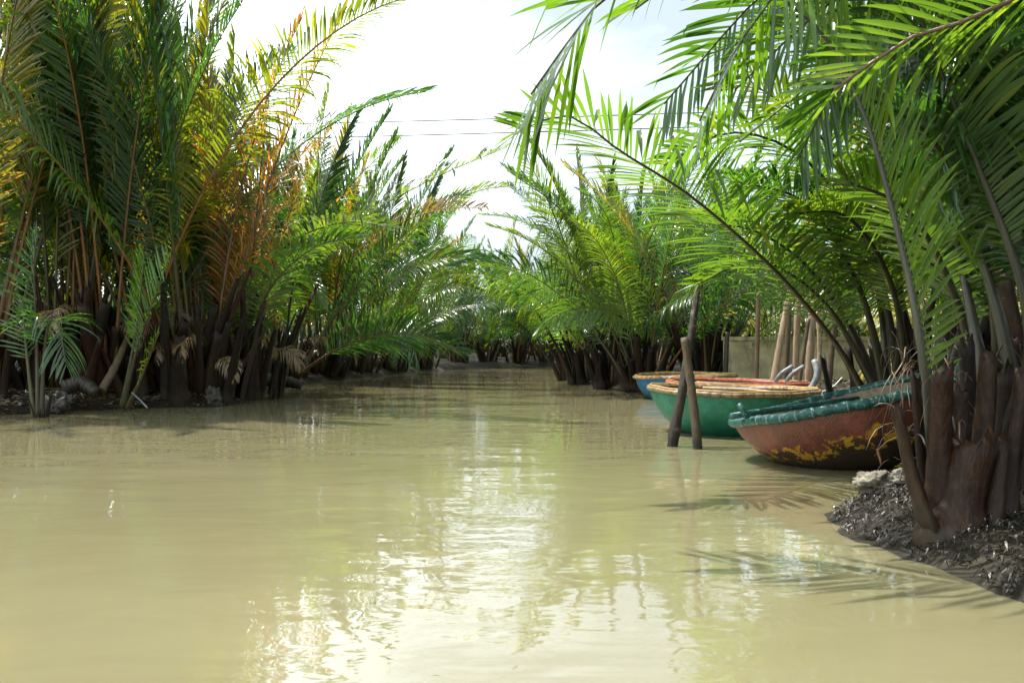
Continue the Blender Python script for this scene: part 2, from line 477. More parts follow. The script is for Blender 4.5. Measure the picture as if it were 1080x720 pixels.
VAR = {}
def make_variants():
    specs = {'erect': [(7, 4, 14, 1.6), (7, 8, 24, 2.0), (7, 2, 10, 1.6), (7, 11, 20, 2.2), (7, 7, 38, 2.6), (7, 14, 30, 2.4), (7, 6, 18, 3.0), (7, 10, 34, 1.8), (7, 3, 26, 2.8), (7, 12, 14, 1.5)],
             'mid': [(7, 18, 40, 1.8), (7, 24, 55, 1.9), (7, 20, 70, 2.2), (7, 28, 38, 1.6), (7, 22, 48, 2.6)],
             'arch': [(6.4, 34, 70, 1.6), (6.2, 42, 60, 1.5), (6.0, 38, 95, 1.7), (6.3, 30, 84, 1.9)],
             'low': [(4.6, 48, 75, 1.3), (4.4, 40, 110, 1.5), (4.8, 56, 60, 1.3)]}
    s = 100
    for key, lst in specs.items():
        VAR[key] = []
        for (L, le, be, p) in lst:
            s += 1
            rr = random.Random(s)
            pts = arc_pts(L, le, be, p, 20, rr.uniform(-0.7, 0.7))
            VAR[key].append(frond_meshes('frond', pts, L, start=rr.uniform(0.20, 0.26) if key != 'erect' else rr.uniform(0.24, 0.36), n_leaf=rr.randint(84, 112), leaf_len=rr.uniform(0.58, 0.86) if key == 'erect' else rr.uniform(0.85, 1.05),
                                         droop=rr.uniform(0.2, 1.1) if key == 'erect' else rr.uniform(0.6, 2.0), twist=rr.uniform(-1.5, 1.5), twist0=rr.uniform(-1.0, 1.0), seed=s, leaf_w=rr.uniform(0.034, 0.044), fwd=rr.uniform(14, 30) if key == 'erect' else rr.uniform(2, 16),
                                         missing=rr.choice([0.04, 0.08, 0.2]), ragged=rr.uniform(0.1, 0.3)))
    VAR['dry'] = []
    for (L, le, be, p) in [(2.6, 22, 150, 0.9), (3.0, 14, 158, 1.2), (5.6, 10, 50, 2.2), (6.6, 7, 26, 1.8), (6.4, 12, 18, 1.5)]:
        s += 1
        pts = arc_pts(L, le, be, p, 20)
        VAR['dry'].append(frond_meshes('dry_frond', pts, L, n_leaf=60, leaf_len=0.8 if L > 4 else 0.95, leaf_w=0.034, droop=1.2 if L > 4 else 2.2, twist=0.8, seed=s, missing=0.2, ragged=0.4, fwd=20 if L > 4 else 0))
make_variants()

def stub_mesh(seed, h=1.0, wd=0.24, wt=0.10, bulge=1.0, foot=None):
    """an old stalk base left after cutting: broad and clasping below, narrow and cut across on top"""
    rr = random.Random(seed); mb = MB()
    n, rings = 14, 12
    cx, cyy = rr.uniform(-0.10, 0.10), rr.uniform(0.02, 0.16)
    cut = rr.uniform(-0.5, 0.5)
    vs = []
    for i in range(rings):
        t = i / (rings - 1)
        wv = (wt + (wd - wt) * (1 - t) ** (foot or (1.0 + 0.5 * min(1, bulge)))) * (1 + 0.25 * bulge * math.sin(math.pi * min(1, t * 2.2)) * (1 if t < 0.45 else 0))
        wv *= min(1.0, 0.72 + t * 3)
        th = wv * (0.36 + 0.16 * t)
        for k in range(n):
            a = 2 * math.pi * k / n
            x = math.cos(a) * wv * 0.5; y = math.sin(a) * th * 0.5
            y -= (x / (wv * 0.5)) ** 2 * wv * 0.22 * (1 - 0.7 * t)
            x += rr.uniform(-1, 1) * 0.004; y += rr.uniform(-1, 1) * 0.004
            z = t * h - 0.12
            if i == rings - 1: z += x * cut * 1.6 + rr.uniform(-0.03, 0.05) * (2.2 if k % 5 == 0 else 0.6)
            vs.append(Vector((x + cx * t * t, y + cyy * t * t * h, z)))
    fs = []
    for i in range(rings - 1):
        for k in range(n):
            k2 = (k + 1) % n
            fs.append((i * n + k, i * n + k2, (i + 1) * n + k2, (i + 1) * n + k))
    b = len(vs)
    top = vs[(rings - 1) * n:]
    c = sum(top, Vector()) / n - Vector((0, 0, 0.03))
    vs.append(c)
    for k in range(n): fs.append(((rings - 1) * n + k, (rings - 1) * n + (k + 1) % n, b))
    mb.add(vs, fs)
    return mb.mesh('cut_stalk', M['stub'])
STUBS = [stub_mesh(1, 1.05, 0.25, 0.12, 0.3), stub_mesh(2, 1.35, 0.22, 0.09, 0.15), stub_mesh(3, 0.8, 0.26, 0.14, 0.4), stub_mesh(4, 1.6, 0.2, 0.075, 0.1), stub_mesh(5, 1.15, 0.30, 0.10, 0.9),
         stub_mesh(6, 1.8, 0.17, 0.07, 0.1), stub_mesh(7, 1.3, 0.28, 0.15, 0.2), stub_mesh(8, 0.6, 0.3, 0.16, 0.5)]

GREENS = [(0.043, 0.098, 0.022), (0.030, 0.085, 0.034), (0.058, 0.115, 0.020), (0.026, 0.075, 0.036), (0.080, 0.132, 0.020)]
YELLOWS = [(0.12, 0.15, 0.016), (0.10, 0.14, 0.018), (0.15, 0.15, 0.02)]
BROWNS = [(0.24, 0.115, 0.035), (0.28, 0.17, 0.06), (0.19, 0.08, 0.035)]
STALKS = [(0.10, 0.085, 0.03), (0.075, 0.08, 0.03), (0.16, 0.085, 0.03), (0.06, 0.05, 0.03)]

def put_frond(palm, pair, loc, az, sc=1.0, tilt=0.0, leaf=None, stalk=None, dry=False):
    fr = link('dry_frond' if dry else 'frond', pair[0], palm, loc, (tilt, 0, az), sc, stalk or rnd.choice(STALKS))
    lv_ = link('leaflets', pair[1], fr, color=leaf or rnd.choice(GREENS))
    if dry: fr['label'] = 'dry brown frond'
    return fr

def put_stub(palm, x, y, z, az, lean, sc=1.0, which=None, color=(1, 1, 1)):
    m = STUBS[which] if which is not None else rnd.choice(STUBS)
    o = link('cut_stalk', m, palm, (x, y, z), (0, 0, 0), sc, color)
    o.rotation_euler = (Matrix.Rotation(az, 3, 'Z') @ Matrix.Rotation(-lean, 3, 'X')).to_euler()
    return o

def nipa(x, y, label, group, n=11, size=1.0, stubs=7, yellow=0.1, dry=1, mix=(5, 4, 2, 1), spread=0.28, avoid=None, stubsize=1.0, stalkcols=None, name='nipa_palm', z=None, shreds=0, stubr=0.022, dark=1.0):
    z0 = gz(x, y) if z is None else z
    p = thing(name, label, 'palm', (x, y, z0), 0, group)
    keys = ['erect'] * mix[0] + ['mid'] * mix[1] + ['arch'] * mix[2] + ['low'] * mix[3]
    a0 = rnd.uniform(0, 6.28)
    for i in range(n):
        key = keys[i % len(keys)] if i < len(keys) else rnd.choice(keys)
        for _ in range(12):
            az = a0 + i * 2.4 + rnd.uniform(-0.5, 0.5)
            if avoid is None: break
            dd = (az - avoid[0] + math.pi) % (2 * math.pi) - math.pi
            if abs(dd) > avoid[1] or (key == 'erect' and len(avoid) < 3): break
            a0 += 0.7
        r = spread * rnd.uniform(0.3, 1.0)
        col = rnd.choice(YELLOWS) if rnd.random() < yellow else rnd.choice(GREENS)
        if key in ('low', 'arch') and col in YELLOWS: col = GREENS[i % 5]
        put_frond(p, rnd.choice(VAR[key]), (r * math.cos(az), r * math.sin(az), -0.1), az, size * rnd.uniform(0.86, 1.12), rnd.uniform(-0.12, 0.12), col,
                  rnd.choice(stalkcols or STALKS))
    for i in range(dry):
        az = a0 + rnd.uniform(0, 6.28)
        put_frond(p, VAR['dry'][2 + i % 3], (0.2 * math.cos(az), 0.2 * math.sin(az), -0.1), az, size * rnd.uniform(0.85, 1.1), 0, rnd.choice(BROWNS), (0.12, 0.07, 0.04), True)
    for i in range(shreds):
        az = rnd.uniform(0, 6.28)
        fr_ = put_frond(p, VAR['dry'][i % 2], (0.35 * math.cos(az), 0.35 * math.sin(az), rnd.uniform(0.4, 1.0)), az, rnd.uniform(0.28, 0.5), 0, rnd.choice([(0.20, 0.15, 0.10), (0.13, 0.08, 0.045), (0.26, 0.21, 0.15)]), (0.12, 0.07, 0.04), True)
    for i in range(stubs):
        az = rnd.uniform(0, 6.28); r = rnd.uniform(0.15, 0.25 + stubr * stubs)
        put_stub(p, r * math.cos(az), r * math.sin(az), 0, az - math.pi / 2, rnd.uniform(0.0, 0.4), stubsize * rnd.uniform(0.8, 1.25), None,
                 tuple(dark * q for q in rnd.choice([(1, 1, 1), (0.7, 0.75, 0.8), (1.5, 1.15, 0.95), (1.15, 0.9, 0.8), (0.55, 0.5, 0.45)])))
    return p

def hero(palm, P, start=0.25, leaf=None, stalk=None, **kw):
    """one frond whose stalk is given by points in the scene; joins the palm as a part"""
    kw.setdefault('segs', 6)
    o = palm.location
    pts, L = crom([Vector(q) - o for q in P], 26)
    st, lv = frond_meshes('frond', pts, L, start=start, **kw)
    return put_frond(palm, (st, lv), (0, 0, 0), 0, 1.0, 0, leaf, stalk)

def gx_at(px, d): return (px - CX) / F * d

# left bank, front row ---------------------------------------------------------
GL = 'nipa palms in the front row of the left bank'
ORANGE = [(0.22, 0.10, 0.03), (0.15, 0.08, 0.03), (0.09, 0.085, 0.03), (0.07, 0.06, 0.03)]
front = [  # last value: share of yellow fronds, own yellowing plus sunlit tone put in colour
    (-8.75, 16.2, 'tall nipa palm at the left edge of the photo, behind the pale litter', 12, 1.22, 0.25),
    (-7.75, 17.1, 'tall nipa palm with dark stalks right behind the bluish young palm', 12, 1.2, 0.3),
    (-6.95, 17.2, 'tall nipa palm with orange stalks above the ribbed log on the bank', 12, 1.22, 0.3),
    (-6.15, 17.6, 'tall nipa palm rising right behind the bright green young palm', 12, 1.16, 0.5),
    (-5.5, 17.6, 'nipa palm with the big rounded dark base, right of the bright green young palm', 11, 1.08, 0.6),
    (-5.15, 19.0, 'nipa palm at the corner where the left bank steps back', 11, 1.0, 0.6),
    (-6.2, 22.6, 'yellowish nipa palm in the recess of the left bank, behind the bank corner', 13, 1.08, 0.6),
    (-5.95, 26.0, 'nipa palm leaning over the river with the silvery outstretched frond', 13, 1.06, 0.45),
    (-5.4, 28.4, 'nipa palm leaning over the river with the orange outstretched frond', 13, 1.04, 0.4),
    (-4.9, 31.0, 'nipa palm with brown hanging skirt of dead leaves on the middle left bank', 12, 1.0, 0.25),
    (-4.2, 34.0, 'nipa palm on the left bank, second before the far bend', 10, 0.95, 0.2),
    (-3.5, 37.4, 'last nipa palm of the left bank at the far bend', 10, 0.92, 0.15),
]
LP = []
for i, (x, y, lab, n, size, yl) in enumerate(front):
    LP.append(nipa(x, y, lab, GL, n=n + 4 if i < 7 else n + 2, size=size, stubs=34 if i < 7 else 22, yellow=yl, dry=(1, 1, 2, 2, 3, 3, 3, 2, 2, 1, 1, 1)[i], mix=(10, 3, 0, 0) if i < 6 else (6, 4, 2, 3),
                   avoid=(R(-60), R(50)) if i < 3 else (R(0), R(95), 1) if i < 7 else None, shreds=4 if i < 10 else 0, stubsize=1.1 if i < 6 else 0.8, stalkcols=ORANGE if i < 7 else None, spread=0.4))
GB = 'nipa palms in the dense rows behind the front of the left bank'
for (x, y) in [(-9.4, 18.9), (-8.3, 19.2), (-7.2, 19.4), (-6.6, 20.8), (-9.0, 21.8), (-7.6, 22.8), (-8.4, 25.5), (-6.9, 27.8),
               (-7.6, 30.5), (-6.3, 31.8), (-5.6, 34.8), (-6.5, 38), (-4.8, 39.5)]:
    nipa(x, y, 'nipa palm in the crowded rows behind the front palms of the left bank', GB, n=9, size=rnd.uniform(0.70, 0.80) if y < 21 else rnd.uniform(0.9, 1.02), stubs=2 if y < 19.5 else 0, yellow=0.2, dry=1, mix=(8, 3, 0, 0))

# far end of the channel ---------------------------------------------------------
GF = 'nipa palms at the far end of the channel'
ordn = ['first', 'second', 'third', 'fourth', 'fifth', 'sixth', 'seventh']
for i, (x, y) in enumerate([(-2.3, 41.0), (-1.1, 42.2), (0.2, 42.8), (1.5, 43.2), (2.9, 43.6), (4.3, 44.0), (5.8, 44.6)]):
    nipa(x, y, 'dark based nipa palm across the far end of the channel, %s from the left bank' % ordn[i], GF, n=10, size=rnd.uniform(0.66, 0.78), stubs=12, yellow=0.12, dry=0, mix=(3, 4, 3, 4), stubsize=0.75)
GK = 'nipa palms of the second row at the far end of the channel'
for (x, y) in [(-3, 43.5), (-0.5, 45), (1.0, 46), (2.6, 46.4), (4.6, 47), (7, 47), (9, 46), (-4.6, 45), (12, 46), (15, 44)]:
    nipa(x, y, 'sunlit nipa palm top showing over the front palms at the far end of the channel', GK, n=9, size=rnd.uniform(0.76, 0.88), stubs=0, yellow=0.35, dry=1, mix=(4, 4, 1, 0))

# right bank beyond the boats ------------------------------------------------------
GM = 'nipa palms on the right bank beyond the boats'
midr = [
    (1.75, 28.2, 'nipa palm at the tip of the right bank, farthest out over the bend', 10, 0.85),
    (1.95, 25.4, 'nipa palm on the right bank, second from the tip', 10, 0.85),
    (2.3, 23.2, 'nipa palm on the right bank with long frond leaning left against the sky', 9, 0.86),
    (2.85, 21.6, 'nipa palm with drooping silvery fronds right behind the blue boat', 9, 0.75),
    (4.2, 21.6, 'nipa palm left of the concrete wall, in the dark corner', 10, 0.82),
]
MP = []
for (x, y, lab, n, size) in midr:
    MP.append(nipa(x, y, lab, GM, n=n + 2, size=size, stubs=26, yellow=0.06, dry=0, mix=(2, 6, 4, 4), shreds=0, avoid=(R(195), R(60)) if y > 24 else None, stubr=0.011, dark=0.55))  # dark lowers the stub colour, standing in for shade at these bases
GN = 'nipa palms behind the front palms of the right bank'
for (x, y) in [(3.8, 26.5), (5.0, 25.2), (4.2, 30), (6.2, 27.5), (3.4, 31.0)]:
    nipa(x, y, 'nipa palm in the second row of the right bank, behind the leaning palms', GN, n=10, size=rnd.uniform(0.74, 0.86), stubs=3, yellow=0.2, dry=1, mix=(4, 4, 2, 0))

# hero fronds over the river ------------------------------------------------------
hero(LP[7], [at(300, 398, 26), at(318, 320, 25.6), at(372, 240, 25), at(450, 192, 24), at(535, 155, 23)], 0.35, leaf=(0.075, 0.12, 0.04), seed=5, n_leaf=60, leaf_len=1.0, droop=0.5, leaf_w=0.06, twist0=0.5)
hero(LP[8], [at(332, 395, 28.2), at(358, 310, 27.6), at(410, 245, 27), at(462, 222, 26), at(512, 219, 25)], 0.4, leaf=(0.22, 0.12, 0.03), seed=6, n_leaf=52, leaf_len=0.7, droop=0.4, twist0=0.6)
hero(LP[6], [at(262, 400, 22.4), at(262, 330, 22), at(300, 262, 21), at(360, 235, 20), at(415, 240, 19.4)], 0.3, leaf=(0.06, 0.10, 0.05), seed=7, n_leaf=62, leaf_len=1.1, droop=1.0)
hero(LP[5], [at(258, 410, 18.8), at(268, 350, 18.4), at(288, 300, 18), at(330, 262, 17.6), at(375, 250, 17.4)], 0.2, leaf=(0.04, 0.10, 0.03), seed=8, n_leaf=62, leaf_len=0.95, droop=0.8)
hero(MP[2], [at(672, 400, 23), at(662, 330, 22.6), at(640, 280, 22), at(590, 220, 21), at(535, 180, 20.4)], 0.3, leaf=(0.04, 0.085, 0.045), seed=9, n_leaf=60, leaf_len=1.0, droop=0.6, twist0=-0.4)

# young palms at the left waterline -------------------------------------------------
j1 = thing('young_palm', 'bluish young palm with few fronds standing at the left waterline', 'palm', tuple(at(44, 436, 14.5)), 0, 'young palms at the left waterline')
j1.location.z = gz(j1.location.x, j1.location.y)
hero(j1, [at(40, 440, 14.5), at(39, 380, 14.5), at(37, 320, 14.4), at(36, 275, 14.3), at(40, 246, 14.2)], 0.42, leaf=(0.035, 0.085, 0.06), seed=21, n_leaf=24, leaf_len=0.62, leaf_w=0.03, droop=0.3, rbase=0.02, twist0=1.3)
hero(j1, [at(44, 440, 14.5), at(46, 380, 14.4), at(52, 340, 14.2), at(62, 345, 14.0), at(70, 385, 13.9)], 0.45, leaf=(0.035, 0.095, 0.04), seed=22, n_leaf=24, leaf_len=0.75, leaf_w=0.03, droop=1.8, rbase=0.02)
hero(j1, [at(36, 440, 14.5), at(30, 390, 14.5), at(26, 350, 14.5), at(24, 320, 14.5)], 0.5, leaf=(0.045, 0.10, 0.03), seed=23, n_leaf=14, leaf_len=0.5, leaf_w=0.03, droop=0.5, rbase=0.02, twist0=1.2)
for i in range(5): put_stub(j1, rnd.uniform(-0.12, 0.12), rnd.uniform(-0.1, 0.1), 0, rnd.uniform(0, 6), rnd.uniform(0, 0.3), 0.5, 3)
j2 = thing('young_palm', 'bright green young palm leaning at the left waterline beside the fallen stalk', 'palm', tuple(at(132, 428, 15.9)), 0, 'young palms at the left waterline')
j2.location.z = gz(j2.location.x, j2.location.y)
hero(j2, [at(130, 430, 15.9), at(140, 385, 15.7), at(152, 345, 15.5), at(166, 305, 15.3), at(178, 272, 15.2)], 0.35, leaf=(0.06, 0.15, 0.025), seed=24, n_leaf=30, leaf_len=0.78, leaf_w=0.034, droop=0.35, rbase=0.02, twist0=1.25)
hero(j2, [at(128, 430, 15.9), at(138, 380, 15.7), at(146, 330, 15.6), at(150, 290, 15.5), at(152, 268, 15.5)], 0.45, leaf=(0.06, 0.14, 0.025), seed=25, n_leaf=24, leaf_len=0.7, leaf_w=0.032, droop=0.4, rbase=0.02, twist0=1.0)
hero(j2, [at(134, 430, 15.9), at(148, 400, 15.6), at(158, 375, 15.4), at(168, 350, 15.2)], 0.4, leaf=(0.10, 0.15, 0.02), seed=26, n_leaf=12, leaf_len=0.4, leaf_w=0.03, droop=0.5, rbase=0.02, twist0=1.0)

# near right clump ---------------------------------------------------------------
GR = 'nipa palms of the near right bank'
def bare(x, y, label): return thing('nipa_palm', label, 'palm', (x, y, gz(x, y)), 0, GR)
DK = (0.045, 0.042, 0.022); GRN = (0.034, 0.090, 0.025)
BR1, BR2, BR3 = (1.0, 0.70, 0.48), (0.72, 0.54, 0.40), (0.45, 0.38, 0.32)
p1 = bare(2.2, 5.35, 'nipa palm with the big brown cut base beside the pale rock')
o1 = p1.location
def stub_at(palm, base, top, wd, wt, seed, color, bulge=1.0, foot=2.6):
    """a cut stalk standing between two points of the scene"""
    b, t = Vector(base), Vector(top); h = (t - b).length
    me_ = stub_mesh(seed, h + 0.12, wd, wt, bulge, foot)
    o = link('cut_stalk', me_, palm, b - palm.location, (0, 0, 0), 1.0, color)
    o.rotation_mode = 'QUATERNION'
    q = (t - b).normalized().to_track_quat('Z', 'Y')
    o.rotation_quaternion = q
    return o
for (b, t, wd, wt, sd_, cl, bu) in [
    ((1002, 562, 5.05), (1006, 470, 5.15), 0.36, 0.24, 31, BR1, 1.2), ((992, 545, 5.1), (988, 392, 5.2), 0.2, 0.11, 40, BR1, 0.4), ((975, 535, 5.05), (933, 436, 5.0), 0.15, 0.085, 33, BR1, 0.3),
    ((982, 535, 5.2), (952, 404, 5.3), 0.16, 0.085, 34, BR2, 0.4), ((1012, 548, 5.12), (1012, 410, 5.25), 0.2, 0.10, 35, BR2, 0.5), ((1028, 552, 5.2), (1044, 384, 5.4), 0.22, 0.10, 36, BR1, 0.6),
    ((1000, 530, 5.4), (972, 370, 5.5), 0.18, 0.085, 37, BR3, 0.3), ((1026, 520, 5.6), (1022, 362, 5.7), 0.18, 0.085, 38, BR3, 0.3), ((1050, 548, 5.2), (1078, 392, 5.3), 0.24, 0.10, 39, BR2, 0.7),
    ((1040, 560, 5.05), (1060, 470, 5.1), 0.2, 0.12, 42, BR2, 0.7)]:
    stub_at(p1, at(*b), at(*t), wd, wt, sd_, cl, bu)
def fibre(palm, n, rad, zlo, zhi, seed, ln=0.3):
    """torn brown strands left hanging between the cut stalks"""
    rr = random.Random(seed); mb = MB()
    for i in range(n):
        a = rr.uniform(0, 6.28); r = rad * rr.uniform(0.5, 1.1)
        p = Vector((r * math.cos(a), r * math.sin(a), rr.uniform(zlo, zhi))); d = Vector((rr.uniform(-1, 1), rr.uniform(-1, 1), rr.uniform(-0.5, 1))).normalized()
        pts = [p.copy()]; L = ln * rr.uniform(0.4, 1.5)
        for q in range(5):
            d = (d + G * 0.45 + Vector((rr.uniform(-.3, .3), rr.uniform(-.3, .3), 0))).normalized(); p = p + d * L / 5; pts.append(p.copy())
        w_ = rr.uniform(0.002, 0.008)
        mb.tube(pts, [w_] * 5 + [w_ * 0.3], 4, flat=0.3, t=rr.random())
    mb.build('fibre', M['litter'], palm, tint=True, color=(0.11, 0.075, 0.045))
fibre(p1, 45, 0.22, 0.3, 0.9, 901, 0.2)
hero(p1, [at(975, 545, 5.35), at(978, 430, 5.4), at(968, 340, 5.4), at(945, 235, 5.5), at(915, 130, 5.6), at(870, 40, 5.7), at(800, -20, 5.8)], 0.22, leaf=(0.065, 0.13, 0.02), stalk=DK, seed=41, n_leaf=62,
     leaf_len=0.72, leaf_w=0.034, droop=0.5, rbase=0.03, twist0=0.3, missing=0.02)

p2 = bare(2.95, 6.5, 'nipa palm with thick leaning stalks rising behind the brown cut base')
for i, (b, t, s) in enumerate([((1046, 530, 5.9), (1052, 395, 6.0), 51), ((1068, 520, 5.8), (1076, 400, 5.9), 52), ((1060, 500, 6.3), (1028, 385, 6.4), 53), ((1040, 490, 6.7), (1012, 370, 6.6), 54),
                               ((1085, 520, 5.7), (1100, 390, 5.7), 55), ((1020, 500, 6.8), (998, 400, 6.7), 56)]):
    stub_at(p2, at(*b), at(*t), 0.3, 0.12, s, [BR2, BR3, BR1][i % 3], 1.0)
fibre(p2, 120, 0.45, 0.2, 1.0, 902)
hero(p2, [at(1050, 470, 6.4), at(1035, 385, 6.4), at(1018, 300, 6.5), at(1000, 205, 6.6), at(965, 100, 6.7), at(900, 10, 6.8), at(810, -40, 6.6)], 0.32, leaf=GRN, stalk=DK, seed=42, n_leaf=76, leaf_len=0.72, leaf_w=0.034, droop=0.8)
hero(p2, [at(1075, 440, 6.3), at(1055, 340, 6.3), at(1025, 230, 6.4), at(1010, 110, 6.5), at(985, -30, 6.6), at(930, -120, 6.4)], 0.35, leaf=GRN, stalk=DK, seed=43, n_leaf=72, leaf_len=0.72, leaf_w=0.034, droop=0.7)
hero(p2, [at(1095, 450, 6.1), at(1080, 310, 6.0), at(1030, 170, 6.0), at(990, 70, 5.9), at(950, -40, 5.7)], 0.38, leaf=(0.055, 0.12, 0.022), stalk=DK, seed=44, n_leaf=72, leaf_len=0.72, leaf_w=0.034, droop=0.8)

p3 = bare(4.15, 10.75, 'nipa palm behind the red boat with the long frond arching over the green boat')
for i, (b, t, s) in enumerate([((905, 420, 10.75), (890, 372, 10.75), 61), ((925, 430, 10.65), (930, 365, 10.75), 62), ((945, 430, 10.45), (950, 350, 10.55), 63), ((880, 425, 11.15), (862, 380, 11.25), 64), ((965, 430, 10.45), (985, 350, 10.45), 65),
                               ((990, 430, 10.25), (1010, 345, 10.25), 66), ((1015, 440, 9.85), (1040, 350, 9.85), 67)]):
    stub_at(p3, at(*b), at(*t), 0.26, 0.11, s, [BR3, BR2, BR3][i % 3], 1.0)
hero(p3, [at(912, 415, 10.65), at(880, 360, 10.45), at(822, 290, 9.70), at(735, 212, 8.70), at(655, 160, 7.80), at(600, 122, 7.50), at(548, 138, 7.30)], 0.2, leaf=(0.055, 0.115, 0.028), stalk=(0.06, 0.045, 0.025), rbase=0.035, seed=45, n_leaf=92,
     leaf_len=0.85, leaf_w=0.038, droop=0.5, twist0=0.35, missing=0.1)
hero(p3, [at(925, 415, 10.65), at(900, 350, 10.65), at(855, 285, 10.20), at(800, 245, 9.50), at(740, 235, 9.30)], 0.28, leaf=(0.06, 0.12, 0.025), stalk=DK, seed=46, n_leaf=74, leaf_len=0.82, leaf_w=0.037, droop=0.9)
hero(p3, [at(935, 415, 10.55), at(930, 330, 10.65), at(905, 240, 9.70), at(845, 165, 9.00), at(770, 140, 8.80), at(700, 175, 8.60)], 0.28, leaf=(0.05, 0.105, 0.035), stalk=DK, seed=47, n_leaf=74, leaf_len=0.82, leaf_w=0.037, droop=1.1)
hero(p3, [at(945, 415, 10.55), at(950, 320, 10.20), at(940, 200, 9.80), at(900, 80, 9.20), at(830, 0, 9.00), at(750, -30, 8.60)], 0.28, leaf=GRN, stalk=DK, seed=48, n_leaf=74, leaf_len=0.82, leaf_w=0.037, droop=0.8)
hero(p3, [at(930, 415, 10.75), at(890, 330, 11.05), at(845, 270, 11.00), at(800, 235, 10.90), at(750, 232, 11.10)], 0.3, leaf=(0.10, 0.15, 0.02), stalk=DK, seed=49, n_leaf=74, leaf_len=0.82, leaf_w=0.037, droop=1.0)
hero(p3, [at(960, 415, 10.35), at(985, 310, 10.00), at(1000, 190, 9.10), at(985, 60, 9.20), at(930, -40, 9.00)], 0.3, leaf=GRN, stalk=DK, seed=50, n_leaf=74, leaf_len=0.82, leaf_w=0.037, droop=0.8)

EXTRA = []
for q, (b, v1, v2, tip, d0, d1, ll) in enumerate([
    ((935, 410), (905, 300), (850, 215), (770, 190), 10.4, 9.4, 0.7), ((950, 405), (925, 280), (870, 150), (790, 85), 10.5, 9.6, 0.75), ((970, 405), (960, 260), (915, 120), (850, 50), 10.3, 9.5, 0.75),
    ((925, 410), (870, 320), (800, 275), (735, 300), 10.6, 10.0, 0.7), ((985, 400), (1005, 260), (985, 130), (930, 60), 10.0, 9.2, 0.75), ((1000, 400), (1035, 270), (1050, 150), (1030, 40), 9.6, 9.0, 0.75),
    ((960, 405), (940, 300), (895, 230), (830, 225), 10.2, 9.0, 0.65), ((990, 400), (1000, 300), (975, 210), (920, 170), 9.7, 8.8, 0.65), ((1010, 400), (1050, 300), (1070, 200), (1060, 110), 9.2, 8.6, 0.7)]):
    hero(p3, [at(*b, d0), at(*v1, d0 * 0.7 + d1 * 0.3), at(*v2, d0 * 0.3 + d1 * 0.7), at(*tip, d1)], 0.27, leaf=rnd.choice(GREENS), stalk=DK, seed=500 + q, n_leaf=78, leaf_len=ll, leaf_w=0.034, droop=rnd.uniform(0.4, 1.1),
         twist=rnd.uniform(-0.8, 0.8), twist0=rnd.uniform(-0.6, 0.6), segs=5, ragged=0.2)
for q, (v0, v1, v2, tip, d1, ll) in enumerate([
    ((3.7, 5.2, 2.5), (1000, -60), (880, 0), (775, 95), 6.4, 0.7), ((3.8, 5.4, 2.5), (960, -90), (820, -20), (700, 110), 6.6, 0.72), ((3.6, 5.6, 2.4), (1020, -20), (930, 40), (850, 130), 6.3, 0.65),
    ((3.7, 5.0, 2.5), (960, -130), (800, -80), (670, 10), 6.0, 0.7), ((3.9, 5.5, 2.4), (1080, 0), (1010, 40), (950, 120), 6.0, 0.6), ((4.2, 6.6, 2.8), (960, -40), (850, 20), (740, 60), 7.6, 0.6), ((4.2, 6.8, 2.8), (980, 0), (880, 70), (780, 150), 7.8, 0.6), ((4.3, 6.4, 2.8), (1000, -80), (900, -30), (800, 20), 7.2, 0.6), ((4.2, 6.2, 2.8), (1060, -20), (960, 20), (870, 70), 7.0, 0.55)]):
    EXTRA.append((v0, v1, v2, tip, d1, ll))
for q, (b, v1, v2, tip, d0, d1, ll) in enumerate([
    ((1060, 430), (1040, 280), (985, 150), (900, 95), 6.6, 6.0, 0.6), ((1085, 440), (1085, 280), (1055, 130), (990, 40), 6.4, 6.0, 0.62), ((1045, 440), (1010, 320), (960, 225), (890, 190), 6.8, 6.2, 0.55),
    ((1095, 440), (1110, 260), (1085, 100), (1030, 20), 6.2, 5.6, 0.6)]):
    hero(p2, [at(*b, d0), at(*v1, d0 * 0.7 + d1 * 0.3), at(*v2, d0 * 0.3 + d1 * 0.7), at(*tip, d1)], 0.33, leaf=rnd.choice(GREENS), stalk=DK, seed=520 + q, n_leaf=74, leaf_len=ll, leaf_w=0.030, droop=rnd.uniform(0.4, 1.0),
         twist=rnd.uniform(-0.8, 0.8), twist0=rnd.uniform(-0.6, 0.6), segs=5, ragged=0.2)

# a palm just outside the right edge whose fronds hang into the picture
p4 = bare(3.9, 4.6, 'nipa palm at the right edge of the photo whose fronds hang in from above')
for i in range(7):
    az = rnd.uniform(0, 6.28); r = rnd.uniform(0.15, 0.45)
    put_stub(p4, r * math.cos(az), r * math.sin(az), 0, az - math.pi / 2, rnd.uniform(0.05, 0.5), 1.1, None, BR2)
b4 = Vector((3.9, 4.6, 0.3))
hero(p4, [b4, (3.7, 4.7, 2.4), (3.2, 4.9, 3.7), at(850, -95, 5.2), at(740, -60, 5.3), at(640, -5, 5.4), at(560, 100, 5.5)], 0.4, leaf=(0.05, 0.105, 0.024), stalk=DK, seed=71, n_leaf=70, leaf_len=0.85, leaf_w=0.034, droop=0.5, tip_narrow=0.75)
hero(p4, [b4, (3.8, 4.9, 2.2), (3.5, 5.2, 3.6), at(960, -120, 5.4), at(860, -50, 5.5), at(790, 30, 5.6), at(738, 128, 5.7)], 0.38, leaf=(0.055, 0.12, 0.022), stalk=DK, seed=72, n_leaf=72, leaf_len=0.66, leaf_w=0.031, droop=0.5, tip_narrow=0.55)
